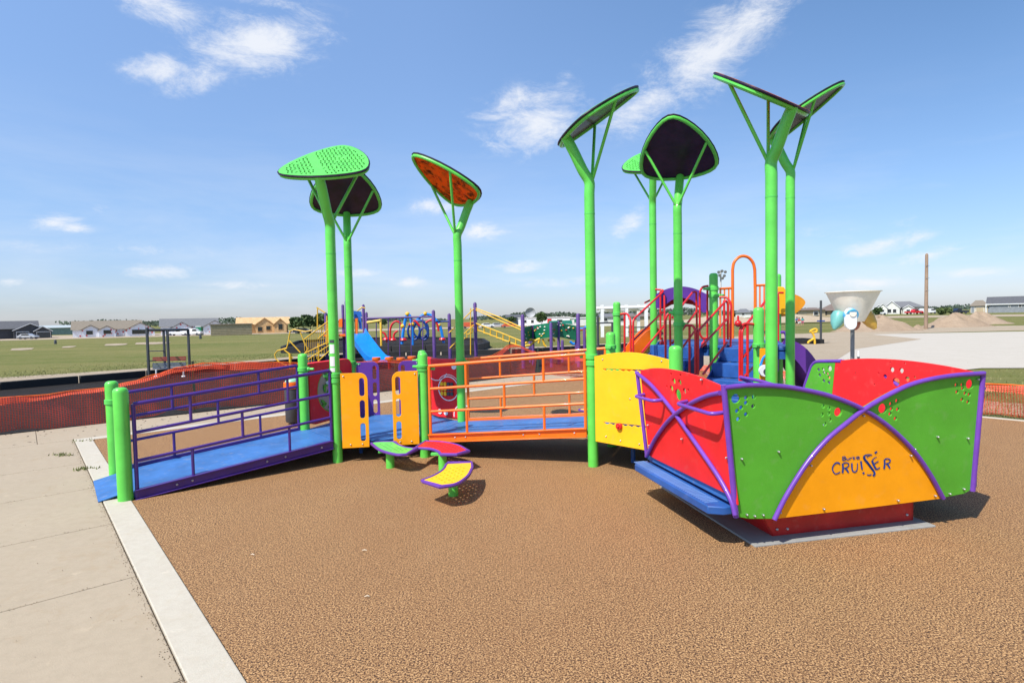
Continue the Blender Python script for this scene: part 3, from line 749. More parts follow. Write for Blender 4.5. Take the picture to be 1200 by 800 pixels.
# ------------------------------------------------------------------ charcoal bin
bp = G(344, 496)
t = thing('litter_bin', (bp.x, bp.y, 0), 'charcoal cylinder bin with orange collar and pale green lid behind the purple rail', 'bin')
kk = bp.y / 660
b = MB(); b.lathe([(.105, .03), (.115, .05), (.12, .52), (.12, .56)], (bp.x, bp.y, 0), 24); b.build('drum', CHAR, t)
b = MB(); b.lathe([(.128, .56), (.132, .575), (.128, .655), (.122, .66)], (bp.x, bp.y, 0), 24); b.build('collar', ORANGE, t)
b = MB(); b.lathe([(.10, .66), (.105, .67), (.085, .70), (.03, .715), (.002, .716)], (bp.x, bp.y, 0), 24); b.build('lid', mat('pale_green_lid', (.25, .55, .35), .4), t)
b = MB(); b.tube([V(bp.x + .06, bp.y, 0), V(bp.x + .06, bp.y, .05)], .02, 10); b.build('foot', CHAR, t)

# ------------------------------------------------------------------ the rocking glider
FL = V(1.45, 3.68, .27); FR = V(3.40, 4.12, .27); ge = V(.9756, .2196, 0).normalized(); gp = V(-.2196, .9756, 0).normalized()
BL = FL + gp * 1.30; BRr = FR + gp * 1.30; Z = V(0, 0, 1)
fw = (Z - gp * .035).normalized(); fn = ge.cross(fw).normalized()            # front plane, outward normal (towards viewer)
lw = (Z - ge * .075).normalized(); ln = (-gp).cross(lw).normalized()
rw = (Z + ge * .075).normalized(); rn = gp.cross(rw).normalized()
def loc2(px, py, o, ex, ey, n):
    p = OnP(px, py, o, n) - o; return (p.dot(ex), p.dot(ey))
gl = thing('rocking_glider', ((FL.x + FR.x) / 2, 4.5, 0), 'wheelchair rocking glider with green, amber and red sides on a red base', 'glider')
ZO = lambda z0, x0=740, y0=420, s=3.6346: [(x0 + a / s, y0 + b_ / s) for a, b_ in z0]
arcA = [(848, 454), (862, 452.3), (880, 451), (912, 452), (944, 457), (976, 465), (1010, 479), (1040, 499), (1068, 526), (1088, 554), (1104, 583)]
arcB = [(906, 608), (920, 580), (944, 542), (968, 514), (992, 494), (1010, 480), (1040, 462), (1072, 448), (1112, 440), (1151, 437)]
F2 = lambda L_: [loc2(px, py, FL, ge, fw, fn) for px, py in L_]
def sm2(L_, k=4):
    w_ = cr([V(p[0], p[1], 0) for p in L_], k); return [(p.x, p.y) for p in w_]
A2 = sm2(F2(arcA)); B2 = sm2(F2(arcB))
# crossing of arcs
best = min(((i, j) for i in range(len(A2)) for j in range(len(B2))), key=lambda q: (A2[q[0]][0] - B2[q[1]][0]) ** 2 + (A2[q[0]][1] - B2[q[1]][1]) ** 2)
X = A2[best[0]]; ia, jb = best
cFL = F2([(865, 605)])[0]; cFR = F2([(1139, 573)])[0]
def holes_front(L_): return [circ(*loc2(px, py, FL, ge, fw, fn), r) for px, py, r in L_]
s1 = lambda L_, x0, y0, s: [(x0 + a / s, y0 + b_ / s, r) for a, b_, r in L_]
hl = s1([(357, 218, .034), (387, 215, .0165), (410, 213, .0165), (387, 230, .0165), (408, 240, .0165), (373, 244, .0165), (361, 254, .0165), (387, 264, .0165), (364, 278, .0165)], 720, 380, 2.5)
hl += s1([(657, 257, .034), (613, 240, .0165), (630, 246, .0165), (610, 265, .0165), (629, 262, .0165), (633, 280, .0165), (618, 292, .0165)], 720, 380, 2.5)
hr = s1([(384, 262, .038), (416, 244, .0165), (440, 232, .0165), (418, 264, .0165), (443, 266, .0165), (413, 284, .0165), (434, 302, .0165)], 920, 400, 3.335)
hr += s1([(725, 167, .038), (672, 170, .0165), (695, 170, .0165), (697, 184, .0165), (675, 198, .0165), (707, 203, .0165), (723, 208, .0165), (695, 228, .0165), (718, 237, .0165)], 920, 400, 3.335)
po = FL - fn * .012
gL = [cFL] + F2([(878, 607.5), (905, 607.5)]) + B2[:jb] + [X] + A2[:ia][::-1]
panL = plate('side_board', gL, holes_front(hl), po, ge, fw, .016, GPLAS, gl); panL['label'] = 'green board left of the amber one'
gR = [X] + B2[jb + 1:] + [cFR] + F2([(1131, 578), (1115, 581), (1104.5, 583)]) + A2[ia + 1:][::-1]
panR = plate('side_board', gR, holes_front(hr), po, ge, fw, .016, GPLAS, gl); panR['label'] = 'green board right of the amber one'
gC = [X] + A2[ia + 1:] + F2([(1103, 584), (1000, 597)]) + B2[:jb]
panC = plate('name_board', gC, [], po - fn * .001, ge, fw, .016, OPLAS, gl); panC['label'] = 'amber arched board with blue lettering'
def bolts(L_, o, n, parent, r=.0072):
    for px, py in L_:
        b = MB(); p = OnP(px, py, o, n) + n * .002; b.tube([p - n * .004, p + n * .008], r, 10); b.ball(p + n * .008, r * .9, 6)
        b.build('bolt', STEEL, parent)
bolts([(720 + a / 2.5, 380 + c / 2.5) for a, c in ((372, 393), (480, 372), (387, 556), (410, 560), (435, 557))], FL, fn, panL)
bolts([(920 + a / 3.335, 400 + c / 3.335) for a, c in ((595, 372), (713, 378), (505, 420), (642, 594), (697, 575), (735, 560), (752, 148))], FL, fn, panR)
bolts([(920 + a / 3.335, 400 + c / 3.335) for a, c in ((305, 290), (100, 484), (490, 445), (150, 653), (440, 620), (585, 602))] + [(914, 600)], FL, fn, panC)
# lettering, strokes measured on the board
LET = MB()
def stroke(pts, w0, w1=None, k=5, x0=950, y0=500, s=10.0):
    w1 = w0 if w1 is None else w1
    pp = [V(*loc2(x0 + a / s, y0 + b_ / s, FL, ge, fw, fn), 0) for a, b_ in pts]
    pp = cr(pp, k) if len(pp) > 2 else pp
    n = len(pp); L_, R_ = [], []
    for i, p in enumerate(pp):
        t = (pp[min(i + 1, n - 1)] - pp[max(i - 1, 0)]).normalized(); q = V(-t.y, t.x, 0); f = i / (n - 1)
        ww = (w0 + (w1 - w0) * f) / 2
        if isinstance(w0, tuple): pass
        L_.append(p + q * ww); R_.append(p - q * ww)
    W = lambda p: po + ge * p.x + fw * p.y + fn * .009
    m_ = LET; vs = [W(p) for p in L_] + [W(p) for p in R_]
    m_.add(vs + [v + fn * .002 for v in vs], [(i, i + 1, n + i + 1, n + i) for i in range(n - 1)] + [(2 * n + i, 2 * n + i + 1, 3 * n + i + 1, 3 * n + i) for i in range(n - 1)])
u = .0050
stroke([(345, 435), (325, 420), (295, 425), (268, 455), (258, 490), (268, 525), (290, 548), (320, 545), (348, 528)], u * 2.1, u * 1.25)       # C
stroke([(378, 428), (382, 485), (376, 540)], u * 2.6)                                                                              # R
stroke([(385, 428), (415, 418), (445, 428), (448, 452), (425, 475), (395, 485)], u * 1.4)
stroke([(410, 482), (430, 508), (446, 535)], u * 2.8, u * 2.2)
stroke([(485, 425), (487, 480), (495, 515), (518, 528), (540, 515), (550, 480), (552, 425)], u * 2.4, u * 1.0)                     # U
stroke([(592, 402), (598, 450), (606, 500)], u * 2.8, u * 2.4)                                                                     # I
stroke([(612, 547), (622, 541), (632, 535)], u * 2.6, u * 2.2)
stroke([(722, 328), (690, 325), (650, 330), (625, 350), (632, 382), (665, 420), (705, 470), (740, 515), (752, 550), (735, 575)], u * 1.2, u * 3.4)   # S
stroke([(628, 355), (640, 385), (670, 420), (710, 475), (738, 512)], u * 3.6, u * 3.0)
stroke([(665, 560), (690, 566), (715, 555)], u * 1.6, u * 1.15)
stroke([(662, 358), (680, 345), (702, 336)], u * .8, u * .7)
stroke([(722, 395), (742, 445), (770, 498)], u * 3.2, u * 2.8)                                                                     # E
stroke([(726, 388), (750, 365), (778, 350)], u * 1.2, u * .6)
stroke([(748, 432), (775, 415), (798, 402)], u * 1.4, u * 1.15)
stroke([(772, 498), (795, 488), (815, 474)], u * 1.8, u * 1.15)
stroke([(755, 308), (768, 298), (782, 287)], u * 3.0, u * 1.6)
stroke([(868, 382), (870, 440), (862, 492)], u * 2.6)                                                                              # R
stroke([(872, 378), (900, 372), (930, 382), (934, 405), (910, 425), (884, 433)], u * 1.6)
stroke([(898, 430), (915, 455), (932, 486)], u * 2.8, u * 2.2)
# small word above
stroke([(376, 350), (378, 372), (376, 395)], u * .95)
stroke([(378, 349), (402, 347), (412, 358), (395, 369), (380, 370)], u * .8)
stroke([(382, 370), (410, 369), (418, 380), (402, 390), (378, 394)], u * .8)
stroke([(428, 365), (428, 380), (438, 388), (450, 380), (454, 363)], u * .8)
stroke([(464, 384), (464, 370), (476, 361), (488, 361)], u * .8)
stroke([(500, 345), (501, 362), (502, 382)], u * .8)
stroke([(524, 354), (505, 367), (526, 378)], u * .75)
stroke([(540, 366), (562, 361), (574, 354), (562, 347), (544, 352), (540, 366), (552, 376), (578, 370)], u * .75)
LET.build('lettering', mat('blue_lettering', (.007, .05, .25), .4), panC, smooth=False)
# purple tube frame
def gtube(pxs, o, n, parent, r=.0165, lift=.008, k=5, name='frame_tube', ends=()):
    b = MB(); pts = [OnP(px, py, o, n) + n * lift for px, py in pxs]; b.tube(cr(pts, k) if len(pts) > 2 else pts, r, 12); return b.build(name, PURPLE, parent)
gtube(arcA, FL, fn, gl); gtube(arcB, FL, fn, gl, lift=.012)
cl_t = OnP(848, 453, FL, fn); cl_b = OnP(862.5, 605.5, FL, fn)
cr_t = OnP(1152, 437, FL, fn); cr_b = OnP(1139.5, 575, FL, fn)
bl_t = OnP(746.5, 435, BL, ln); bl_b = OnP(758, 534, BL, ln)
br_t = OnP(960, 423, BRr, rn)
b = MB(); b.tube([cl_t + Z * .012, cl_b], .019, 12); b.build('corner_tube', PURPLE, gl)
b = MB(); b.tube([cr_t + Z * .012, cr_b], .019, 12); b.build('corner_tube', PURPLE, gl)
b = MB(); b.tube([bl_t, bl_b], .0165, 12); b.build('corner_tube', PURPLE, gl)
# left side: red board with crossing tubes
Lp = lambda L_: [loc2(px, py, FL, -gp, lw, ln) for px, py in L_]
ro = FL - ln * .014
topl = ZO([(35, 52), (90, 43), (160, 48), (240, 65), (310, 90), (385, 122)])
botl = ZO([(430, 590), (100, 428)])
out = sm2(Lp(topl)) + Lp([(862, 590)]) + Lp(botl) + Lp([(759.5, 533)])
hol = [circ(*Lp([(740 + a / 3.6346, 420 + c / 3.6346)])[0], r) for a, c, r in ((195, 155, .048), (177, 98, .026), (202, 103, .026), (167, 128, .026), (222, 140, .026), (165, 67, .014), (205, 72, .014), (147, 120, .014), (238, 135, .014))]
sb = plate('side_board', out, hol, ro, -gp, lw, .016, RED, gl); sb['label'] = 'red board above the blue step'
bolts(ZO([(217, 342), (72, 283), (78, 370), (408, 422), (300, 90)]), FL, ln, sb)
gtube(ZO([(25, 60), (80, 105), (130, 160), (190, 235), (250, 320), (320, 420), (380, 510), (428, 600), (446, 665)]), FL, ln, gl)
gtube(ZO([(70, 415), (105, 345), (150, 280), (195, 235), (260, 190), (330, 158), (385, 145)]), FL, ln, gl, lift=.014)
def grab(pxs, lifts, o, n, r=.014):
    pts = [OnP(px, py, o, n) + n * l for (px, py), l in zip(pxs, lifts)]
    b = MB(); b.tube(cr(pts, 4), r, 10); b.build('grab_rail', PURPLE, gl)
def grab2(pa, pb, out_, o, n):
    a = OnP(*pa, o, n); c = OnP(*pb, o, n); dd = (c - a)
    b = MB(); b.tube(fillet([a, a + n * out_ + dd * .06, c + n * out_ - dd * .02, c], .06, 5), .014, 10); b.build('grab_rail', PURPLE, gl)
grab2((755, 462), (779, 468), .10, FL, ln)
grab2((805, 470), (850, 483), .10, FL, ln)
# right side seen from inside: green strip, red board
rpl = lambda L_: [loc2(px, py, FR, gp, rw, rn) for px, py in L_]
rO = FR - rn * .0
tg = [(1151, 438.0), (1124, 432), (1100, 427.6), (1070, 423.4), (1040, 421), (1010, 420.4), (980, 423)]
rt_ = sm2(rpl(tg)); zb_ = .02
xsplit = rt_[-1][0]
out = rt_ + [(xsplit + .03, zb_), (.02, zb_)]
def inh(L_): return [circ(*rpl([(880 + a / 3.6375, 280 + c / 3.6375)])[0], r) for a, c, r in L_]
rb = plate('side_board', out, inh([(621, 610, .040), (604, 557, .024), (644, 561, .024), (574, 586, .022), (669, 597, .024), (596, 527, .010), (659, 530, .010), (547, 571, .010), (700, 589, .012), (529, 620, .010), (447, 571, .010)]), rO, gp, rw, .016, RED, gl)
rb['label'] = 'red board seen from the inside'
gx = rpl([(978, 423), (957, 423.5), (950, 428), (941, 457)])
out = [(xsplit + .004, rt_[-1][1])] + gx[1:] + [(1.30, zb_), (xsplit + .034, zb_)]
rg = plate('side_board', out, inh([(338, 552, .030), (310, 556, .019), (290, 557, .019), (328, 575, .019), (313, 569, .019), (295, 580, .019), (335, 590, .019), (312, 604, .019), (334, 612, .019)]), rO, gp, rw, .016, GPLAS, gl)
rg['label'] = 'green strip seen from the inside'
b = MB(); b.tube(fillet([BRr + gp * .015 + Z * .02] + [OnP(px, py, FR, rn) for px, py in ((941, 458), (953, 423.5), (986, 423.0))], .08, 6), .0175, 12); b.build('corner_tube', PURPLE, gl)
gtube([(986, 423.0), (1020, 432), (1060, 460), (1090, 500)], FR, rn, gl, lift=.02, name='frame_tube')
grab2((1148, 455), (1120, 452), .07, FR, rn)
# handrail at the entry side
b = MB(); b.tube(fillet([D(880, 449, 4.75), D(866, 441.5, 4.85), D(890, 446, 4.6), D(925, 456, 4.35)], .05), .014, 10); b.build('grab_rail', PURPLE, gl)
# floor, skirt, step, base
FLr = FL + ge * .0; b = MB()
b.slab([FL + Z * .10 + gp * .02 + ge * .02, FR + Z * .10 + gp * .02 - ge * .02, BRr + Z * .10 - ge * .02, BL + Z * .10 + ge * .02], -Z * .05); b.build('floor', BLUE, gl)
b = MB()
for p, q in ((FL + gp * .10 + ge * .05, FR + gp * .10 - ge * .05), (BL + ge * .05, BRr - ge * .05), (FL + gp * .1 + ge * .07, BL + ge * .07), (FR + gp * .1 - ge * .07, BRr - ge * .07)): b.bar(p + Z * .01, q + Z * .01, .05, .09)
b.build('floor_frame', NAVY, gl)
so = -ge * .135
st = [FL + ge * .02 + gp * .035 - Z * .0, BL + ge * .02 + gp * .05]
b = MB()
ch = [FL + gp * .05 + so * .35, FL + gp * .10 + so * 1.0, BL - gp * .06 + so * 1.0, BL + gp * .02 + ge * .02, FL + gp * .05 + ge * .02]
b.slab([p + Z * .035 for p in ch], -Z * .058); sp_ = b.build('side_step', BLUE_D, gl, bevel=.008)
b = MB()
for i in range(40):
    f = .08 + .86 * i / 39
    for j in range(3):
        p = FL + (BL - FL) * f + so * (.25 + .25 * j) + gp * .06; b.bar(p + Z * .037 - gp * .009, p + Z * .037 + gp * .009, .03, .006)
b.build('step_tread', mat('pale_blue_grip', (.10, .22, .50), .6), sp_, smooth=False)
b = MB(); b.slab([p + ge * (2 * (2.0 - 1.0)) if False else p for p in [FR + gp * .10 + ge * .16 + Z * .035, FR + gp * .05 - ge * .02 + Z * .035, BRr - ge * .02 + Z * .035, BRr + ge * .16 + Z * .035]], -Z * .075); b.build('side_step', BLUE_D, gl, bevel=.008)
# red base boxes
x0_ = G(905, 630); x1_ = G(1070, 611); bd = (x1_ - x0_).normalized(); bp_ = V(-bd.y, bd.x, 0)
x0_ = V(x0_.x, x0_.y, 0); x1_ = V(x1_.x, x1_.y, 0)
b = MB(); zf = .013; zt = .235
fr = [x0_ + Z * zf, x1_ + Z * zf, x1_ + Z * zt, x0_ - bd * .13 + Z * zt]
b.slab(fr, bp_ * .012); b.slab([p + bp_ * 1.05 for p in fr], bp_ * .012)
b.slab([x1_ + Z * zf - bd * .002, x1_ + Z * zt - bd * .002, x1_ + Z * zt + bp_ * 1.05, x1_ + Z * zf + bp_ * 1.05], -bd * .012)
b.slab([x0_ + Z * zf + bd * .002, x0_ - bd * .128 + Z * zt, x0_ - bd * .128 + Z * zt + bp_ * 1.05, x0_ + Z * zf + bp_ * 1.05], bd * .012)
bs = b.build('base_box', REDDK, gl, smooth=False)
b = MB()
for f, z in ((.03, .06), (.10, .055), (.95, .06), (.965, .2)): b.ball(x0_ + (x1_ - x0_) * f + Z * z - bp_ * .003, .011, 6)
b.build('bolt', STEEL, bs)
pc = [G(885, 641), G(1097, 617)]
pa, pb = [V(p.x, p.y, 0) for p in pc]; pd = (pb - pa).normalized(); pq = V(-pd.y, pd.x, 0)
b = MB(); b.prism([pa, pb, pb + pq * 1.42, pa + pq * 1.42], -.06, .012); struct(b.build('footing_slab', MATS['footing_concrete'], smooth=False, bevel=.006))

# ------------------------------------------------------------------ raised play structure behind
UZ = 1.15
T4 = V(3.55, 7.2, 0)
t = thing('raised_deck', (3.2, 8.7, 0), 'high blue platform behind the red stair rails', 'deck')
up_poly = [P5, T1, T4, V(3.8, 7.8, 0), T3, V(3.9, 10.0, 0), V(2.7, 10.1, 0)]
b = MB(); b.prism(up_poly, UZ - .05, UZ); b.build('deck_surface', BLUE_D, t, bevel=.01)
b = MB(); b.prism([V(p.x, p.y, 0) * .985 + V(3.3, 8.6, 0) * .015 for p in up_poly], UZ - .16, UZ - .06); b.build('deck_frame', BLUE_D, t)
b = MB()
for p in (V(3.9, 9.9, 0), V(2.7, 10.0, 0), V(3.75, 7.9, 0)): b = MB(); b.tube([p, p + Z * (UZ - .16)], .05, 14); b.build('deck_leg', GREEN, t)
def flight(a, b_, c, d, z0, z1, n, lab):
    """a-b bottom edge, d-c top edge"""
    t = thing('stair_flight', tuple(a), lab, 'stairs')
    for i in range(n):
        f0, f1 = i / n, (i + 1) / n; z = z0 + (z1 - z0) * (i + 1) / (n + 0)
        q = [a + (d - a) * f0, b_ + (c - b_) * f0, b_ + (c - b_) * f1, a + (d - a) * f1]
        m = MB(); m.prism(q, z - (z1 - z0) / n - .02, z - .02); m.build('step', BLUE_D, t, bevel=.012)
    m = MB()
    for p, q in ((a, d), (b_, c)):
        m.slab([p + Z * (z0 - .12), q + Z * (z1 - .30), q + Z * (z1 + .03), p + Z * (z0 + .12)], (b_ - a).normalized() * .02)
    m.build('stringer', NAVY, t, smooth=False)
    return t
ins_ = (P6 - S1).normalized()
flight(S1 + ins_ * .1, P6 - ins_ * .25, T1 - (T1 - P5).normalized() * .2, P5 + (T1 - P5).normalized() * .1, .40, UZ, 4, 'blue moulded steps climbing right between red rails, left flight')
i2 = (T2 - P6).normalized()
flight(P6 + i2 * .22, T2 - i2 * .12, T4 - i2 * .15, T1 + i2 * .2, .40, UZ, 4, 'blue moulded steps climbing behind the tall dark green post, right flight')
t = thing('landing_deck', (1.6, 7.5, 0), 'blue landing in front of the left stair flight', 'deck')
b = MB(); b.prism([H1 + V(.03, 0, 0), P6, S1], .34, .395); b.build('deck_surface', BLUE_D, t, bevel=.006)
# red hand rails: pixel polylines at their measured depth
def railset(lines, lab, knob=None, r=.0155):
    first = lines[0][0]
    t = thing('stair_rail', tuple(D(*first)), lab, 'handrail', 'red tube stair rails')
    for L_ in lines:
        pts = [D(*q) for q in L_]
        b = MB(); b.tube(fillet(pts, .05, 4), r, 10); b.build('rail_tube', RED_P, t)
    for k_ in knob or ():
        p = D(*k_); b = MB(); b.ball(p, .04, 10); b.tube([p, p + Z * .09], .012, 8); b.build('rail_knob', RED_P, t)
    return t
yb = 431
railset([[(727, 368, 8.35), (735, 367, 8.3), (739, 374, 8.2), (739, yb - 12, 8.2)], [(732, 368, 8.33), (732, 420, 8.33)], [(742, 415, 8.2), (742, 374.5, 8.2), (775, 344, 8.85), (778, 340, 8.9), (768, 339, 8.95)], [(742, 399, 8.2), (776, 366, 8.85)], [(752, 413, 8.25), (778, 382, 8.85)], [(774, 341, 8.9), (774, 398, 8.9)], [(778.5, 346, 8.85), (779.5, 425, 8.7)]],
        'leftmost red stair rail, fixed to the green post and the far leaf shade pole', [(776, 402, 8.85)])
railset([[(789, 367, 7.6), (783, 367, 7.6), (780, 373, 7.6), (780, 430, 7.6)], [(785, 368, 7.6), (786, 430, 7.6)], [(788, 372, 7.6), (812, 342, 8.3), (816, 342, 8.3), (817, 400, 8.3)], [(788, 402, 7.6), (816, 365, 8.3)], [(790, 420, 7.6), (817, 384, 8.3)],
         [(830, 335, 8.1), (823, 336, 8.1), (820, 342, 8.1), (820, 392, 8.1), (824, 397, 8.1), (829, 396, 8.1), (829, 337, 8.1)]],
        'red stair rail passing behind the dark shaded leaf shade pole', [(825, 403, 8.1)])
railset([[(803, 381, 7.2), (812, 381, 7.15), (815, 387, 7.1), (815, 438, 7.1)], [(808, 382, 7.15), (808, 437, 7.15)], [(818, 439, 7.1), (818, 388, 7.1), (851, 352, 7.75), (853, 356, 7.75), (853, 398, 7.75)], [(822, 406, 7.1), (852, 374, 7.75)], [(824, 438, 7.1), (852, 401, 7.75)],
         [(843, 348, 7.9), (852, 348, 7.85), (857, 356, 7.8), (856, 408, 7.8), (849, 413, 7.8), (848.5, 352, 7.8)]],
        'red stair rail right of the tall dark green post, middle flight', [(852, 418, 7.8)])
railset([[(884, 380, 6.5), (871, 379, 6.45), (867, 386, 6.4), (867, 446, 6.4)], [(876, 381, 6.45), (876, 444, 6.45)], [(869.5, 446, 6.4), (869.5, 386, 6.4), (893, 358, 6.95), (903, 345, 7.1)], [(871, 418, 6.4), (896, 389, 7.0)], [(872, 441, 6.4), (893, 420, 6.95)]],
        'rightmost red stair rail beside the thick leaf shade pole', [(865, 379, 6.4)])
railset([[(918, 343, 8.6), (911, 343, 8.6), (912, 348, 8.6), (912, 415, 8.6)]], 'single red grab pole seen between the two right leaf shade poles', [(912, 417, 8.6)])
# purple arch
t = thing('arch_roof', (2.6, 8.6, 1.8), 'purple arched panel over the stairs with a dark red vault under it', 'arch')
tp = cr([D(*q, 8.95) for q in ((768, 345), (783, 338), (799, 335.5), (815, 338.5), (829, 345))], 4)
bt_ = [D(*q, 8.95) for q in ((829, 366), (823, 366), (820, 359), (811, 351.5), (799, 348.5), (787, 351.5), (777, 359), (774, 361), (768, 361))]
b = MB(); b.slab(tp + bt_, V(0, .03, 0)); b.build('arch_panel', PPLAS, t, smooth=False)
b = MB(); b.slab([D(*q, 9.6) for q in ((770, 348), (785, 342), (799, 340), (813, 343), (826, 349), (826, 360), (820, 361), (812, 357), (799, 355), (787, 357), (778, 362), (770, 361))], V(0, .03, 0)); b.build('arch_panel', REDDK, t, smooth=False)
b = MB(); n_ = len(tp); vs = []
vA = [p + V(0, .03, -.04) for p in tp]; vB = [p + V(0, .75, -.10) for p in tp]
b.add(vA + vB + [p - Z * .03 for p in vA] + [p - Z * .03 for p in vB], [(i, i + 1, n_ + i + 1, n_ + i) for i in range(n_ - 1)] + [(2 * n_ + i, 2 * n_ + i + 1, 3 * n_ + i + 1, 3 * n_ + i) for i in range(n_ - 1)] + [(n_ + i, n_ + i + 1, 3 * n_ + i + 1, 3 * n_ + i) for i in range(n_ - 1)])
b.build('vault', RED, t)
# orange loop arch
t = thing('loop_climber', tuple(D(871, 395, 9.9)), 'tall orange tube arch with short barred wings behind the stairs', 'climber')
b = MB(); b.tube([D(858.5, 398, 9.9), D(858.5, 340, 9.9)] + cr([D(858.5, 316, 9.9), D(860, 308, 9.9), D(865, 302, 9.9), D(871, 300, 9.9), D(877.5, 302, 9.9), D(882.5, 308, 9.9), D(884.5, 316, 9.9)], 4) + [D(885, 340, 9.9), D(885, 395, 9.9)], .026, 12); b.build('arch_tube', ORANGE, t)
for (pa_, pb_), xs_ in ((((843, 338.5), (858, 337.5)), (844, 849, 854)), (((885, 334.5), (897, 334)), (890.5, 895.5))):
    b = MB(); b.tube([D(*pa_, 9.9), D(*pb_, 9.9)], .02, 8)
    for x_ in xs_: b.tube([D(x_, pa_[1], 9.9), D(x_, 394, 9.9)], .014, 8)
    b.build('barred_wing', ORANGE, t)
# yellow leaf panel
t = thing('pointed_panel', tuple(D(925, 365, 8.9)), 'yellow rounded panel with a pointed end on the far green post', 'panel')
o = D(925, 353, 8.9)
pl = cr([D(*q, 8.9) for q in ((917, 346), (932, 345), (944, 354.5), (931, 368), (916, 371))], 5)
b = MB(); b.slab(pl, V(0, .03, 0)); b.build('panel_blade', mat('deep_amber', (.75, .30, .01), .45), t, smooth=False)
b = MB(); b.slab(cr([D(*q, 8.75) for q in ((910, 368), (910, 341), (914, 336), (921, 340), (921, 368))], 4), V(0, .06, 0)); b.build('panel_cover', YPLAS, t, smooth=False, bevel=.01)
# yellow wheel panel next to P7
t = thing('dial_board', tuple(D(894, 440, 6.0)), 'narrow amber panel with a black and white round dial beside the thick pole', 'panel')
b = MB(); b.slab([D(*q, 6.0) for q in ((891, 446), (891, 409), (893, 408), (904, 408), (904, 446))], V(0, .02, 0)); b.build('panel_board', OPLAS, t, smooth=False)
b = MB(); p = D(895.5, 434, 5.97); b.tube([p, p - V(0, .03, 0)], .062, 18); d_ = b.build('dial', WHITE, t)
b = MB(); b.tube([p - V(-.012, .03, .01), p - V(-.012, .036, .01)], .035, 14); b.build('dial_spot', CHAR, d_)
b = MB(); b.tube(cr([D(*q, 5.98) for q in ((891, 429), (894, 420), (898, 416))], 4), .012, 8); b.build('blue_arc', BLUE_S, t)
# purple slide
t = thing('tube_slide', tuple(D(930, 400, 8.3)), 'purple curved slide going down to the right behind the glider', 'slide')
path = cr([V(3.75, 8.15, 1.05), V(3.98, 8.15, .93), V(4.25, 8.15, .55), V(4.52, 8.15, .26), V(4.85, 8.15, .16)], 6)
b = MB(); prof = [(-.26, .20), (-.24, .02), (-.12, -.04), (.12, -.04), (.24, .02), (.26, .20), (.30, .20), (.28, -.01), (.14, -.08), (-.14, -.08), (-.28, -.01), (-.30, .20)]
vs = []; np_ = len(prof)
for i, p in enumerate(path):
    tt = (path[min(i + 1, len(path) - 1)] - path[max(i - 1, 0)]).normalized(); sd = V(0, 1, 0); u_ = tt.cross(sd) * -1; u_ = sd.cross(tt) * -1
    if u_.z < 0: u_ = -u_
    for q in prof: vs.append(p + sd * q[0] + u_ * q[1])
b.add(vs, [(i * np_ + j, i * np_ + (j + 1) % np_, (i + 1) * np_ + (j + 1) % np_, (i + 1) * np_ + j) for i in range(len(path) - 1) for j in range(np_)]); b.build('chute', PPLAS, t)
b = MB(); b.tube(cr([D(*q, 8.35) for q in ((915, 389), (920, 390), (921, 398), (917, 404), (916, 412))], 5), .02, 8); b.tube(cr([D(*q, 7.95) for q in ((929, 404), (926, 410), (927, 418))], 4), .02, 8); b.build('side_rail', PURPLE, t)
# orange slide
t = thing('orange_chute', tuple(D(760, 405, 9.2)), 'orange slide seen low between the left stair rail and far pole', 'slide')
b = MB(); path = cr([D(772, 388, 9.2), D(764, 396, 9.3), D(750, 412, 9.35), D(738, 430, 9.4), D(722, 440, 9.4)], 5); vs = []
for i, p in enumerate(path):
    tt = (path[min(i + 1, len(path) - 1)] - path[max(i - 1, 0)]).normalized(); sd = V(0, 1, 0); u_ = sd.cross(tt)
    if u_.z < 0: u_ = -u_
    for q in prof: vs.append(p + sd * q[0] * .8 + u_ * q[1])
b.add(vs, [(i * np_ + j, i * np_ + (j + 1) % np_, (i + 1) * np_ + (j + 1) % np_, (i + 1) * np_ + j) for i in range(len(path) - 1) for j in range(np_)]); b.build('chute', ORANGE, t)

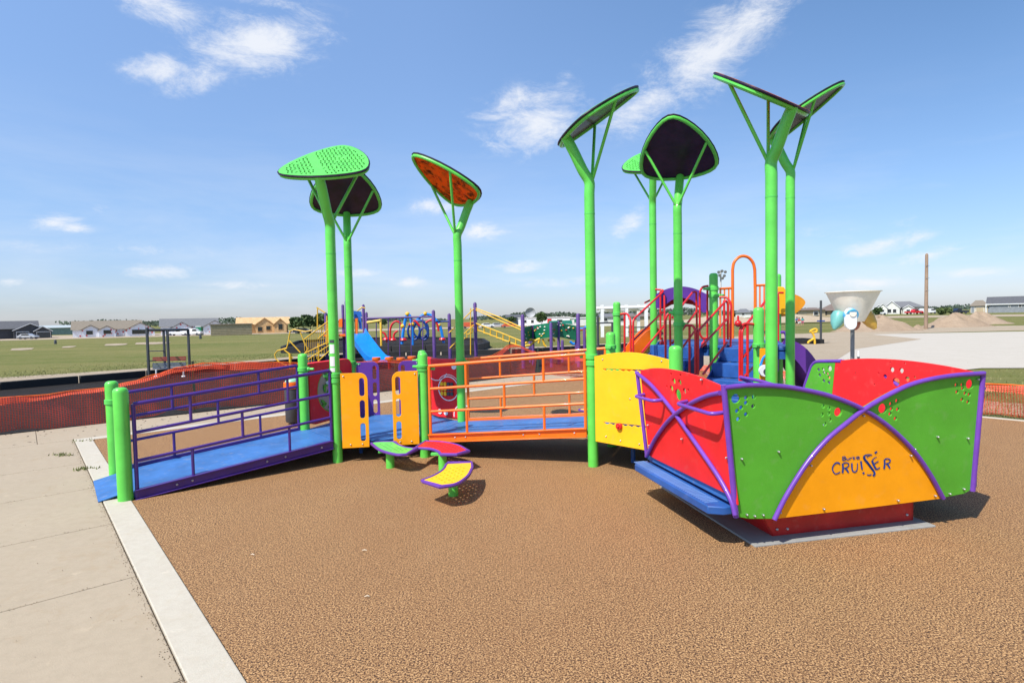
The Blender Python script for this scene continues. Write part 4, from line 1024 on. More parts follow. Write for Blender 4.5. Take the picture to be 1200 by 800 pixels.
# ------------------------------------------------------------------ orange safety netting
def fence(name, nodes, lab, sag=.04, posts=()):
    """nodes: (x, y, zbottom, ztop)"""
    t = thing(name, (nodes[0][0], nodes[0][1], 0), lab, 'fence')
    pts = cr([V(q[0], q[1], 0) for q in nodes], 10); zt = cr([V(q[3], q[2], 0) for q in nodes], 10)
    s = 0; m = 10; vs = []; uvs = []; n = len(pts)
    for i in range(n):
        if i: s += (pts[i] - pts[i - 1]).length
        tt = (pts[min(i + 1, n - 1)] - pts[max(i - 1, 0)]).normalized(); nr = V(-tt.y, tt.x, 0)
        for j in range(m + 1):
            f = j / m; z = zt[i].y + (zt[i].x - zt[i].y) * f
            wv = .07 * math.sin(s * 2.1 + f * 2.6) * (1 - f * .5) + .04 * math.sin(s * 6.3 + f * 5) + .02 * math.sin(s * 15 + f * 3)
            vs.append(pts[i] + nr * wv + Z * (z + .012 * math.sin(s * 9) + .018 * math.sin(s * 2.7 + 1) * (1 - f) + .01 * math.sin(s * 13))); uvs.append((s / .034, f * 20))
    me = bpy.data.meshes.new('netting'); fs = [(i * (m + 1) + j, (i + 1) * (m + 1) + j, (i + 1) * (m + 1) + j + 1, i * (m + 1) + j + 1) for i in range(n - 1) for j in range(m)]
    me.from_pydata([tuple(v) for v in vs], [], fs); ul = me.uv_layers.new(name='UVMap')
    for p in me.polygons:
        for li, vi in zip(p.loop_indices, p.vertices): ul.data[li].uv = uvs[vi]
    me.polygons.foreach_set('use_smooth', [True] * len(me.polygons))
    me.materials.append(MATS['orange_safety_netting']); o = bpy.data.objects.new('netting', me); COL.objects.link(o); o.parent = t; o.matrix_parent_inverse = t.matrix_basis.inverted()
    # folded hem along top
    vs = []; uvs = []; s = 0
    for i in range(n):
        if i: s += (pts[i] - pts[i - 1]).length
        tt = (pts[min(i + 1, n - 1)] - pts[max(i - 1, 0)]).normalized(); nr = V(tt.y, -tt.x, 0)
        w = .10 + .05 * math.sin(s * 1.3)
        for j in range(4):
            f = j / 3; vs.append(pts[i] + nr * (.01 + .05 * f + .03 * math.sin(s * 3.1)) + Z * (zt[i].x + .012 * math.sin(s * 9) - w * f)); uvs.append((s / .030, f * 4))
    me = bpy.data.meshes.new('folded_hem'); me.from_pydata([tuple(v) for v in vs], [], [(i * 4 + j, (i + 1) * 4 + j, (i + 1) * 4 + j + 1, i * 4 + j + 1) for i in range(n - 1) for j in range(3)])
    ul = me.uv_layers.new(name='UVMap')
    for p in me.polygons:
        for li, vi in zip(p.loop_indices, p.vertices): ul.data[li].uv = uvs[vi]
    me.materials.append(MATS['orange_netting_hem']); o = bpy.data.objects.new('folded_hem', me); COL.objects.link(o); o.parent = t; o.matrix_parent_inverse = t.matrix_basis.inverted()
    # rope along the top
    b = MB(); b.tube([pts[i] + Z * (zt[i].x + .012 * math.sin(i)) for i in range(0, n, 2)], .007, 6); b.build('top_rope', ORANGE, t)
    for q in posts:
        b = MB(); b.box((q[0], q[1], q[2] / 2), (.035, .012, q[2]), .7); b.box((q[0] + .01, q[1] + .012, q[2] / 2), (.012, .03, q[2]), .7); b.build('stake', mat('green_steel_stake', (.05, .075, .05), .6), t)
    return t
FN = lambda a, p, z0, z1: (PF(a, p).x, PF(a, p).y, z0, z1)
gp1 = G(227, 482)
fence('safety_netting', [FN(-8, 1.75, 0, .55), FN(-4.5, 1.7, 0, .55), FN(-1.2, 1.65, 0, .54), FN(.3, 1.68, 0, .58), FN(1.0, 1.7, .02, .72), FN(1.65, 1.74, .03, .86), FN(2.6, 1.7, .03, .84), FN(4.2, 1.68, 0, .72), FN(5.8, 1.68, 0, .68), FN(7.2, 1.7, 0, .60), FN(8.6, 1.65, 0, .62), FN(9.4, 1.8, 0, .86), FN(10.15, 1.6, 0, .62)],
      'sagging orange mesh fence running along the back sidewalk', posts=[(PF(1.65, 1.80).x, PF(1.65, 1.80).y, .92), (PF(9.4, 1.85).x, PF(9.4, 1.85).y, .95), (PF(-3.0, 1.75).x, PF(-3.0, 1.75).y, .6), (PF(5.8, 1.75).x, PF(5.8, 1.75).y, .72)])
fence('safety_netting', [FN(10.2, 1.5, 0, .62), FN(10.15, -1, 0, .55), FN(10.15, -4, 0, .5), FN(10.12, -7, 0, .47), FN(10.12, -8.5, 0, .47), FN(10.15, -11, 0, .48), FN(10.15, -14, 0, .5)],
      'orange mesh fence on the right beyond the glider', posts=[(PF(10.18, 1.55).x, PF(10.18, 1.55).y, .75), (PF(10.18, -4).x, PF(10.18, -4).y, .6), (PF(10.18, -9.6).x, PF(10.18, -9.6).y, .55)])

# ------------------------------------------------------------------ older playground beyond the fence
def gz(px, Y): return D(px, 400, Y)
def posts(name, xs_, Y, ytop, ybase, r, m, lab, grp): pass
def PX(Y, *ps): return [D(a, c, Y) for a, c in ps]
def tubes(parent, name, runs, Y, r, m, k=0, n=8):
    out = []
    for ru in runs:
        Yv = Y
        pts = [D(q[0], q[1], q[2] if len(q) > 2 else Y) for q in ru]
        b = MB(); b.tube(cr(pts, k) if k and len(pts) > 2 else pts, r, n); out.append(b.build(name, m, parent))
    return out
PURB = mat('weathered_purple', (.10, .045, .20), .45)
# climbing tower with yellow stairs and blue slide
tw = thing('play_tower', tuple(gz(410, 21.5)), 'play tower with yellow stairs, purple posts and a bright blue slide', 'play tower')
def vpost(parent, px, yt, Y, r=.055, m=PURB, yb=None, name='tower_post'):
    top = D(px, yt, Y); p = V(top.x, Y, 0); b = MB(); b.lathe([(r, -.02), (r, top.z - r), (r * .6, top.z - r * .2), (.003, top.z)], p, 12); return b.build(name, m, parent)
for px, yt, Y in ((381.5, 366, 21.5), (401.5, 356.5, 22.0), (405.5, 352, 20.6), (425.7, 356.5, 21.8), (429.3, 365.5, 22.6), (389, 372, 22.8)): vpost(tw, px, yt, Y)
b = MB(); b.tube([V(D(405, 400, 21.5).x, 21.5, 0), D(405, 321, 21.5)], .035, 10); b.build('tall_pole', PURB, tw)
b = MB(); b.prism([(D(380, 400, 21.3).x, 21.3), (D(430, 400, 21.3).x, 21.3), (D(430, 400, 22.7).x, 22.7), (D(382, 400, 22.7).x, 22.7)], 1.02, 1.10); b.build('platform', ORANGE, tw)
b = MB()
for pl in (((405, 366), (408, 364), (408, 394), (405, 394)), ((414, 364), (423, 365), (424, 371), (415, 374)), ((420, 372), (423, 372), (424, 386), (421, 385))): b.slab(PX(20.9, *pl), V(0, .06, 0))
b.build('side_panel', mat('mid_blue_plastic', (.015, .12, .45), .4), tw, smooth=False)
b = MB(); b.slab(PX(20.8, (416, 373), (419, 373), (419, 392), (416, 392)), V(0, .05, 0)); b.slab(PX(21.9, (397, 374), (401, 373), (401, 383), (397, 383)), V(0, .05, 0)); b.build('side_panel', ORANGE, tw, smooth=False)
tubes(tw, 'handrail', [[(345, 433), (352, 421), (357, 414), (382, 402)], [(385, 376), (356, 398), (361, 409), (357, 414)], [(372, 360), (372, 384)], [(371, 360), (381, 366.5)], [(361, 421), (388, 403)], [(373, 402), (373, 431)], [(383, 370), (383, 404)], [(385, 371), (385, 402)], [(374, 432), (374, 422), (387, 410)], [(418, 365), (424, 360), (428, 361)], [(373, 397), (386, 385)]], 21.0, .023, YEL)
b = MB()
for i in range(12):
    f = i / 11; b.tube([D(357 + 27 * f, 398 - 21 * f, 21.0), D(357 + 27 * f, 411 - 8 * f, 21.0)], .009, 5)
for i in range(9):
    f = i / 8; b.tube([D(362 + 24 * f, 412 - 8 * f, 20.6), D(362 + 24 * f, 421 - 17 * f + 6, 20.6)], .009, 5)
b.build('balusters', YEL, tw)
b = MB()
for i in range(6):
    f = i / 5; p = D(360 + 24 * f, 420, 21.3); b.box((p.x, 21.4, .08 + .92 * f), (.30, .8, .05))
b.build('stair_treads', BLACKM, tw, smooth=False)
b = MB(); pth = cr([V(D(419, 400, 21).x, 20.9, 1.12), V(D(424, 400, 21).x, 20.5, 1.0), V(D(434, 400, 20).x, 19.7, .5), V(D(441, 400, 19.3).x, 19.2, .22), V(D(447, 400, 19).x, 18.9, .17)], 5); vs = []
pr2 = [(-.30, .20), (-.27, .02), (.27, .02), (.30, .20), (.34, .20), (.31, -.04), (-.31, -.04), (-.34, .20)]; q_ = len(pr2)
for i, p in enumerate(pth):
    tt = (pth[min(i + 1, len(pth) - 1)] - pth[max(i - 1, 0)]).normalized(); sd = tt.cross(Z).normalized(); uu = sd.cross(tt)
    for a_ in pr2: vs.append(p + sd * a_[0] + uu * a_[1])
b.add(vs, [(i * q_ + j, i * q_ + (j + 1) % q_, (i + 1) * q_ + (j + 1) % q_, (i + 1) * q_ + j) for i in range(len(pth) - 1) for j in range(q_)]); b.build('slide', BLUE_S, tw)
# yellow bent climber in front
cl = thing('bent_tube_climber', tuple(gz(330, 19)), 'yellow bent tube climber left of the yellow stairs', 'climber')
tubes(cl, 'climber_tube', [[(337, 405), (340, 388), (344, 386), (358, 388.5), (366, 387)], [(337, 404), (336, 408), (325, 411), (322, 415), (323, 420), (327, 424), (340, 430)], [(339, 399), (352, 413)], [(352, 389), (358, 405)], [(333, 410), (340, 415), (343, 420)]], 19.6, .022, YEL)
b = MB(); p = D(340, 414, 19.6); b.tube([V(p.x, 19.6, -.02), p], .05, 10); b.build('climber_post', YEL, cl)
# overhead ladder
ov = thing('overhead_rail', tuple(gz(470, 20.5)), 'long purple overhead rail with hanging poles between tower and twin posts', 'climber')
tubes(ov, 'rail', [[(430, 373), (508, 371)], [(430, 377), (446, 375)]], 20.8, .035, PURB)
tubes(ov, 'yellow_arm', [[(430, 378), (446, 375.5)]], 20.6, .05, YEL)
tubes(ov, 'hanging_pole', [[(x, 373), (x, yb2)] for x, yb2 in ((441, 418), (455, 417.5), (468.5, 417), (482, 416.5), (495.5, 416))], 20.8, .018, PURB)
for px, yt, Y in ((507.8, 363, 20.8), (526.3, 367, 21.2)): vpost(ov, px, yt, Y, .065, PURB, name='rail_post')
vpost(ov, 446, 373, 30, .06, YEL, name='rail_post')
tubes(ov, 'cross_rail', [[(508, 377), (526, 376.5)], ], 21, .03, NAVY)
for i, (px, py) in enumerate(((441, 418.5), (456, 418.3), (469.5, 418.8), (482.5, 417.2))):
    Y = 18.6; p = D(px, py, Y)
    tt = thing('step_stool', (p.x, Y, 0), 'round orange stepping stool, %s in the row' % ('leftmost, half hidden by the slide', 'second from the left', 'third from the left', 'rightmost')[i], 'stool', 'orange stepping stools')
    b = MB(); b.lathe([(.12, p.z - .09), (.14, p.z - .07), (.14, p.z - .01), (.12, p.z)], (p.x, Y, 0), 16); b.build('stool_seat', ORANGE, tt)
    b = MB(); b.lathe([(.045, -.02), (.045, p.z - .17), (.09, p.z - .09)], (p.x, Y, 0), 12); b.build('stool_leg', REDDK, tt)
# arch climbers on the raised bed
def cb(name, lab, runs, Y, r, m, feet=(), knobs=(), k=6):
    t = thing(name, tuple(gz(runs[0][0][0], Y)), lab, 'climber', 'arched climbers on the raised mulch bed')
    tubes(t, 'arch_tube', runs, Y, r, m, k)
    for q in feet: b = MB(); p = D(*q, Y); b.lathe([(.16, -.09), (.22, -.04), (.16, .06), (.02, .08)], p, 12); b.build('foot_pod', RED_P, t)
    for q in knobs: b = MB(); b.ball(D(*q, Y), .13, 8); b.build('joint_knob', YEL, t)
    return t
cb('arch_climber', 'low red arches left of the blue climbers', [[(447, 389), (451, 391), (453, 397), (453, 401)], [(457, 399), (458, 383), (464, 376.5), (470, 380), (472, 390), (472, 398)], [(461, 398), (462, 391), (466, 387.5)], [(479, 381), (486, 376), (492, 382)], [(499, 378), (505, 375), (512, 379), (514, 388)]], 33, .06, RED_P, feet=((452.5, 397), (460.5, 397.5)))
cb('arch_climber', 'blue steep arch with red foot pods and yellow knobs', [[(471, 403), (473, 385), (476, 371), (478, 368.5), (481, 372), (483, 385), (483.5, 405)]], 32, .085, BLUE_S, feet=((472.7, 397.5),), knobs=((477.5, 368), (483, 380), (472, 382)))
cb('arch_climber', 'wide blue arch behind the twin purple posts', [[(484, 385), (490, 374), (497, 368.5), (504, 369), (510, 374), (516, 383), (520, 402)]], 34, .085, BLUE_S, feet=((518.5, 397),), knobs=((498.5, 367.5), (514.5, 381)))
cb('ring_climber', 'tangle of dark blue rings hanging under the wide arch', [[(480 + 7 * math.cos(a) + 5, 388 + 10 * math.sin(a)) for a in [6.4 * i / 10 for i in range(11)]], [(493 + 9 * math.cos(a), 386 + 10 * math.sin(a)) for a in [6.4 * i / 10 for i in range(11)]], [(497 + 5 * math.cos(a), 391 + 7 * math.sin(a)) for a in [6.4 * i / 10 for i in range(11)]], [(487, 377), (492, 375), (498, 379), (502, 392)]], 33.5, .065, NAVY, k=3)
# yellow rope bridge climber
rc = thing('rope_climber', tuple(gz(557, 23)), 'yellow rope ladders fanning from a purple post to the green wall', 'climber')
vpost(rc, 556.5, 354, 22.5, .07, PURB, name='centre_post')
tubes(rc, 'yellow_rope', [[(557, 361), (585, 371.5, 21), (612, 384, 19)], [(557, 363), (613, 387.5, 19)], [(557, 378.5), (585, 389, 21), (612, 400, 19)], [(556, 361), (541, 376, 21.8), (526, 390, 21)], [(556, 380), (541, 393.5, 21.8), (527, 408, 21)], [(551.5, 361), (551.5, 415.5)]], 22.5, .022, YEL)
for i in range(7):
    f0 = i / 7; x = 560 + 52 * f0; y = 380 + 20 * f0; Y = 22.5 - 3.5 * f0
    tubes(rc, 'rope_step', [[(x, y, Y), (x, y + 7, Y), (x + 7.4, y + 9, Y - .5), (x + 7.4, y + 3, Y - .5)]], Y, .02, YEL, n=6)
for i in range(4):
    f0 = i / 4; x = 553 - 26 * f0; y = 383 + 24 * f0; Y = 22.3 - 1.2 * f0
    tubes(rc, 'rope_step', [[(x, y, Y), (x + 1, y + 6, Y), (x - 5.5, y + 9, Y)]], Y, .02, YEL, n=6)
# green rock wall
rw_ = thing('climbing_wall', tuple(gz(645, 18)), 'dark green zigzag climbing wall with small coloured holds', 'climbing wall')
for px, yt, Y in ((612.3, 368, 17.8), (624.2, 381, 19), (645.5, 377.5, 18), (654.2, 376, 19.2), (675, 383, 19.5), (677.3, 367, 18), (659, 398, 20), (684.7, 383, 19.5), (621, 398, 20)): vpost(rw_, px, yt, Y, .05 if yt > 370 else .062, PURB, name='wall_post')
segs = [((614, 383.5, 17.9), (624, 381, 19.0), (624, 399.5, 19.0), (614, 400.5, 17.9)), ((624.6, 381, 19.0), (645, 378, 18.1), (645, 395, 18.1), (624.6, 398, 19.0)), ((646, 377.5, 18.1), (654, 377, 19.2), (654, 396, 19.2), (646, 394.5, 18.1)), ((654.6, 378, 19.2), (675, 381.5, 19.4), (675, 399, 19.4), (654.6, 394.5, 19.2))]
rs = random.Random(9)
for sg in segs:
    q = [D(*x) for x in sg]; b = MB(); b.slab(q, V(0, .06, 0)); pn = b.build('wall_panel', TEAL, rw_, smooth=False)
    for i in range(5 if (sg[1][0] - sg[0][0]) < 12 else 11):
        a_, c_ = rs.uniform(.08, .92), rs.uniform(.12, .88); p = (q[0] * (1 - a_) + q[1] * a_) * (1 - c_) + (q[3] * (1 - a_) + q[2] * a_) * c_
        b = MB(); b.ball(p - V(0, .01, 0), .035, 6, .7); b.build('climbing_hold', (YEL, WHITE, CREAM, RED_P)[i % 4], pn)
for pl in (((643, 376), (655, 375.5), (655, 379), (643, 380)), ((658.5, 375.5), (670, 375), (671, 380), (659, 379))):
    b = MB(); b.slab(PX(20.3, *pl), V(0, .06, 0)); b.build('wall_panel', mat('light_teal_plastic', (.02, .25, .17), .5), rw_, smooth=False)
tubes(rw_, 'lower_climber', [[(616, 402), (620, 398), (626, 399), (622, 404), (616, 405), (614, 408)], [(626, 400), (632, 397), (631, 402)], [(636, 397), (638, 404), (640, 406)], [(642, 399), (648, 397), (650, 400)]], 18.6, .035, YEL, 3)
lc = thing('loop_climber', tuple(gz(690, 20)), 'small orange and blue loops right of the green climbing wall', 'climber')
tubes(lc, 'loop_tube', [[(675, 387), (684, 386), (688, 390), (686, 396), (685, 404)]], 20, .045, ORANGE, 4)
tubes(lc, 'loop_tube', [[(675, 385), (683, 385), (687, 383)], [(668, 400), (672, 403), (677, 401)]], 20, .045, BLUE_S, 4)
# black bench frame at left
bf = thing('glider_bench', tuple(gz(196, 16.6)), 'dark frame with a red and grey slatted swing bench in the mulch', 'swing bench')
for px, yt, Y in ((172, 383.5, 16.6), (191.5, 385.5, 18.2), (196, 386.5, 16.9), (220.3, 385.5, 17.6)):
    top = D(px, yt, Y); b = MB(); b.box((top.x, Y, top.z / 2 - .02), (.062, .062, top.z + .04)); b.build('frame_post', BLACKM, bf, bevel=.01)
tubes(bf, 'frame_beam', [[(172, 387, 16.6), (191.5, 387, 18.2)], [(196, 387, 16.9), (220, 386, 17.6)], [(172, 386.5, 16.6), (196, 386.5, 16.9)], [(191.5, 386, 18.2), (220, 386, 17.6)]], 17, .035, BLACKM)
tubes(bf, 'rung', [[(172, 411.5, 16.6), (191.5, 411, 18.2)], [(172, 423, 16.6), (191.5, 422, 18.2)]], 17, .015, BLACKM)
b = MB()
for i, y in enumerate((419.5, 422)): b.bar(D(179, y, 17.4), D(218, y - 1, 17.6), .03, .055)
b.build('bench_slat', mat('dull_red_slat', (.28, .04, .035), .6), bf, smooth=False)
b = MB()
for y in (426.5, 429, 431.5): b.bar(D(179, y, 17.3), D(218, y - 1, 17.5), .03, .05)
b.build('bench_slat', mat('grey_blue_slat', (.10, .13, .20), .6), bf, smooth=False)
for px in (183, 215): b = MB(); p = D(px, 441, 15.6); b.tube([D(px, 433, 15.6), p], .02, 8); b.ball(p, .06, 6, .5); b.build('white_foot', WHITE, bf)
# black swing bay at far right of centre
def swingbay(name, lab, posts_, beam, Y, m=BLACKM, extra=None):
    t = thing(name, tuple(gz(posts_[0][0], Y)), lab, 'frame')
    for px, yt in posts_: top = D(px, yt, Y); b = MB(); b.tube([V(top.x, Y, -.03), top], .045, 8); b.build('frame_post', m, t)
    tubes(t, 'frame_beam', [beam], Y, .03, m); return t
swingbay('black_frame', 'thin black frame by the green post left of the red stair rails', ((700.5, 369.5), (717.5, 377.5)), [(699, 378.5), (718, 378)], 22)
sm_ = thing('sand_digger', tuple(gz(962, 28)), 'yellow digger toy in a low black box beside a tall dark post', 'digger toy')
p0 = D(962, 352, 28); b = MB(); b.tube([V(p0.x, 28, 0), p0], .055, 8); b.build('tall_post', BLACKM, sm_)
b = MB(); b.box((D(962, 376, 28).x, 28, D(962, 376, 28).z), (.35, .1, .06)); b.build('post_bracket', NAVY, sm_)
b = MB(); xa, xb = D(920, 400, 28).x, D(965, 400, 28).x
b.box(((xa + xb) / 2, 28, .1), (xb - xa, .15, .2)); b.box(((xa + xb) / 2, 30, .1), (xb - xa, .15, .2)); b.box((xb, 29, .1), (.15, 1.85, .2)); b.build('box_edge', RUBBER, sm_, smooth=False)
tubes(sm_, 'digger_arm', [[(955, 403), (954, 394), (951, 389), (949, 388)], [(949, 388), (954, 385.5), (957, 386), (956, 389), (950, 389)], [(955, 396), (948, 400), (947, 402)]], 27.6, .05, YEL, 3)
# splash bucket
Yb = 16.5; c = D(999, 400, Yb); k = Yb / 660
zc_ = lambda y: D(999, y, Yb).z
sb = thing('splash_bucket', (c.x, Yb, 0), 'big cream cone bucket on a grey pole with coloured spouts', 'water feature')
b = MB(); b.lathe([(.055, -.02), (.055, zc_(386))], (c.x, Yb, 0), 14); b.build('pole', mat('grey_pole', (.16, .17, .18), .4), sb)
b = MB(); zt_, zb2 = zc_(341.5), zc_(372)
b.lathe([(.30, zb2 - .12), (.36, zb2), (28.5 * k - .02, zt_ - .02), (28.5 * k + .02, zt_ - .02), (28.5 * k + .02, zt_), (28.5 * k - .03, zt_), (.33, zb2 + .02)], (c.x, Yb, 0), 36); b.build('cone', CREAM, sb)
def spout(dx, px, py, m, r0_, r1_, d):
    b = MB(); p = D(px, py, Yb - .25 * abs(d.y)); q = p + d; b.tube([p, p + d * .25, p + d * .7, q], [r0_ * .85, r0_, (r0_ + r1_) * .5, r1_ * .55], 14); b.build('spout', m, sb)
spout(0, 984, 367, mat('aqua_fibreglass', (.15, .42, .38), .4), .21, .07, V(-.22, -.1, -.46))
spout(0, 1013, 367, mat('ochre_fibreglass', (.62, .36, .06), .4), .20, .09, V(.26, -.1, -.46))
spout(0, 1003, 376, mat('rust_fibreglass', (.32, .10, .06), .4), .13, .10, V(.03, .1, -.25))
b = MB(); p = D(995.5, 368, Yb - .42); b.tube([p, p + V(0, -.12, -.05)], .19, 20); b.build('round_band', mat('sky_blue_band', (.10, .45, .75), .4), sb)
b = MB(); p = D(995.5, 374, Yb - .46)
b.slab([p + V(x, 0, z) for x, z in [(.16 * math.cos(a), .17 + .15 * math.sin(a)) for a in [math.pi * j / 8 for j in range(9)]] + [(.16 * math.cos(a), -.12 + .16 * math.sin(a)) for a in [math.pi + math.pi * j / 8 for j in range(9)]]], V(0, -.10, -.02)); b.build('front_spout', WHITE, sb, bevel=.01)
b = MB(); b.tube([p + V(.03, -.12, .17), p + V(.03, -.125, .17)], .10, 14); b.build('spout_mouth', CREAM, sb)
# small ground nozzle near
p = D(1006, 420, 14.5); nz_ = thing('ground_nozzle', (p.x, 14.5, 0), 'slim black tipped white nozzle standing on the plaza by the bucket', 'nozzle')
b = MB(); b.tube([V(p.x, 14.5, 0), V(p.x, 14.5, p.z + .05)], .03, 8); b.build('nozzle_stem', BLACKM, nz_); b = MB(); b.tube([V(p.x, 14.5, p.z + .05), V(p.x, 14.5, p.z + .2)], .02, 8); b.build('nozzle_tip', WHITE, nz_)
# utility pole
c = D(1086, 297, 46); up_ = thing('utility_pole', (c.x, 46, 0), 'tall bare wooden pole between the dirt mounds', 'pole')
b = MB(); b.lathe([(.145, -.05), (.11, c.z - .1), (.05, c.z)], (c.x, 46, 0), 14); b.build('pole_shaft', MATS['weathered_pole_wood'], up_)
b = MB()
for i in range(3): b.tube([V(c.x - .16, 45.87 + .005 * i, c.z - 1 - i), V(c.x + .16, 45.87 + .005 * i, c.z - 1 - i)], .015, 6)
b.build('step_bolt', STEEL, up_)
# flood light mast
c = D(844.5, 317, 60); fl = thing('floodlight_mast', (c.x, 60, 0), 'thin pale mast with a cluster of flood lights', 'floodlight')
b = MB(); b.tube([V(c.x, 60, 0), c], .09, 8); b.build('mast', mat('pale_grey_steel', (.5, .5, .5), .5), fl)
b = MB()
for i, (dx, dz) in enumerate(((-.35, -.1), (0, 0), (.35, -.1), (-.25, -.45), (.25, -.5), (.05, -.75))): b.tube([c + V(dx, -.15, dz), c + V(dx, -.4, dz - .1)], [.09, .17], 8)
b.build('lamp_head', mat('lamp_grey', (.3, .3, .3), .4), fl)
# white shade frame (splash pad arbour)
wf = thing('white_arbour', tuple(gz(733, 42)), 'white post and beam arbour behind the red stair rails', 'arbour')
for px, Y in ((705.5, 42), (722.5, 45), (734, 42), (748, 46), (757, 42)):
    top = D(px, 357, Y); b = MB(); b.box((top.x, Y, top.z / 2), (.22, .22, top.z)); b.build('arbour_post', WHITE, wf)
tubes(wf, 'arbour_beam', [[(699, 361.5, 42), (762, 359.5, 42)], [(702, 364, 45.5), (760, 362, 45.5)], [(705, 361, 42), (722, 363, 45.5)], [(734, 360.5, 42), (748, 362.5, 45.5)]], 42, .13, WHITE)
pt = thing('picnic_table', tuple(gz(745, 40)), 'grey picnic table standing near the white arbour', 'table')
b = MB(); p = D(748, 390, 40); b.box((p.x, 40, .73), (1.7, .8, .06)); b.build('table_top', BLACKM, pt); b = MB(); b.box((p.x, 39.3, .44), (1.7, .28, .05)); b.build('table_seat', BLACKM, pt)
b = MB()
for s_ in (-.6, .6): b.box((p.x + s_, 39.7, .37), (.06, 1.0, .06)); b.box((p.x + s_, 40, .35), (.06, .06, .7))
b.build('table_frame', BLACKM, pt)
# ------------------------------------------------------------------ houses
def wall_box(m_, x0, x1, y0, y1, z0, z1, mm, parent, name='wall'):
    b = MB(); b.box(((x0 + x1) / 2, (y0 + y1) / 2, (z0 + z1) / 2), (x1 - x0, y1 - y0, z1 - z0)); return b.build(name, mm, parent, smooth=False)
def gable_roof(x0, x1, y0, y1, ze, zr, over, mm, parent, axis='x', hip=0.0, th=.18):
    b = MB(); xa, xb, ya, yb_ = x0 - over, x1 + over, y0 - over, y1 + over
    if axis == 'x':
        ym = (ya + yb_) / 2; vs = [(xa, ya, ze), (xb, ya, ze), (xb, yb_, ze), (xa, yb_, ze), (xa + hip, ym, zr), (xb - hip, ym, zr)]
    else:
        xm = (xa + xb) / 2; vs = [(xa, yb_, ze), (xa, ya, ze), (xb, ya, ze), (xb, yb_, ze), (xm, yb_, zr), (xm, ya, zr)]
        vs = [(xa, ya, ze), (xa, yb_, ze), (xb, yb_, ze), (xb, ya, ze), (xm, ya + hip, zr), (xm, yb_ - hip, zr)]
    if axis == 'x': fs = [(0, 1, 5, 4), (2, 3, 4, 5), (3, 0, 4), (1, 2, 5), (0, 3, 2, 1)]
    else: fs = [(0, 4, 5, 1), (3, 2, 5, 4), (0, 3, 4), (1, 5, 2), (0, 1, 2, 3)]
    b.add(vs, fs); return b.build('roof', mm, parent, smooth=False)
def gable_front(xc, w, y, zb, ze, zp, dep, wm, rm, parent, trim=None):
    """projecting gabled bay facing the viewer"""
    b = MB(); b.slab([V(xc - w / 2, y, zb), V(xc + w / 2, y, zb), V(xc + w / 2, y, ze), V(xc, y, zp), V(xc - w / 2, y, ze)], V(0, dep, 0)); b.build('gable_bay', wm, parent, smooth=False)
    b = MB(); o_ = .35; k_ = (zp - ze) / (w / 2)
    L1 = [V(xc - w / 2 - o_, y - .3, ze - k_ * o_ + .02), V(xc, y - .3, zp + .02), V(xc, y - .3, zp + .22), V(xc - w / 2 - o_, y - .3, ze - k_ * o_ + .22)]
    L2 = [V(2 * xc - p.x, p.y, p.z) for p in L1]
    b.slab(L1, V(0, dep + .3, 0)); b.slab(L2[::-1], V(0, dep + .3, 0)); b.build('roof', rm, parent, smooth=False)
    if trim:
        b = MB(); b.slab([p + V(0, -.04, 0) for p in L1], V(0, .03, 0)); b.slab([p + V(0, -.04, 0) for p in L2[::-1]], V(0, .03, 0)); b.build('barge_board', trim, parent, smooth=False)
def win(x, y, z, w, h, parent, fr=WHITE, g=GLASS, name='window'):
    b = MB(); b.box((x, y - .03, z), (w + .24, .10, h + .24)); f = b.build(name, fr, parent, smooth=False)
    b = MB(); b.box((x, y - .09, z), (w, .05, h)); b.build('pane', g, f, smooth=False); return f
def hx(px, Y): return D(px, 385, Y).x
def hz(px, py, Y): return D(px, py, Y).z
SH = MATS
def hh(label, px0, px1, ridge, eave, Y, wm, rm, gables=(), wins=(), hip=0, name='house', cat='house', dep=11, bays=(), over=.5, flat=False, ribs=False):
    pm = (px0 + px1) / 2; x0, x1 = hx(px0, Y), hx(px1, Y); g0 = min(terr(x0, Y), terr(x1, Y)) - .15
    o = thing(name, ((x0 + x1) / 2, Y, g0), label, cat); ze = hz(pm, eave, Y)
    b = MB(); b.box(((x0 + x1) / 2, Y + dep / 2, (g0 + ze) / 2), (x1 - x0, dep, ze - g0)); b.build('wall', wm, o, smooth=False)
    if flat: b = MB(); b.box(((x0 + x1) / 2, Y + dep / 2, ze + .1), (x1 - x0 + .5, dep + .5, .25)); b.build('roof', rm, o, smooth=False)
    else: gable_roof(x0, x1, Y, Y + dep, ze - .05, hz(pm, ridge, Y + dep / 2), over, rm, o, hip=hip)
    b = MB()
    if ribs:
        for i in range(7): b.box(((x0 + x1) / 2, Y - .03, g0 + .3 + (ze - g0) * i / 7), (x1 - x0, .06, .07))
        b.build('wall_ribs', mat('dark_tan', (.30, .25, .16), .8), o, smooth=False)
    for pc, wp, ev, pk, fwd, gm, tr in gables:
        yy = Y - fwd; gable_front(hx(pc, yy), wp * yy / 660, yy, g0, hz(pc, ev, yy), hz(pc, pk, yy), dep * .5 + fwd, gm, rm, o, tr)
    for k_, (pc, pt, pb, wp, fwd, nm, fr, gl_) in enumerate(wins):
        yy = Y - fwd - .02; win(hx(pc, yy), yy, (hz(pc, pt, yy) + hz(pc, pb, yy)) / 2, wp * yy / 660, (pb - pt) * yy / 660, o, fr=fr, g=gl_, name=nm)
    th_ = math.atan2((x0 + x1) / 2, Y)
    if abs(th_) > .12: o.rotation_euler = (0, 0, -th_); o.scale = (math.cos(th_), 1, 1)
    return o
WR = SH['printed_house_wrap']; PLY = SH['raw_plywood']
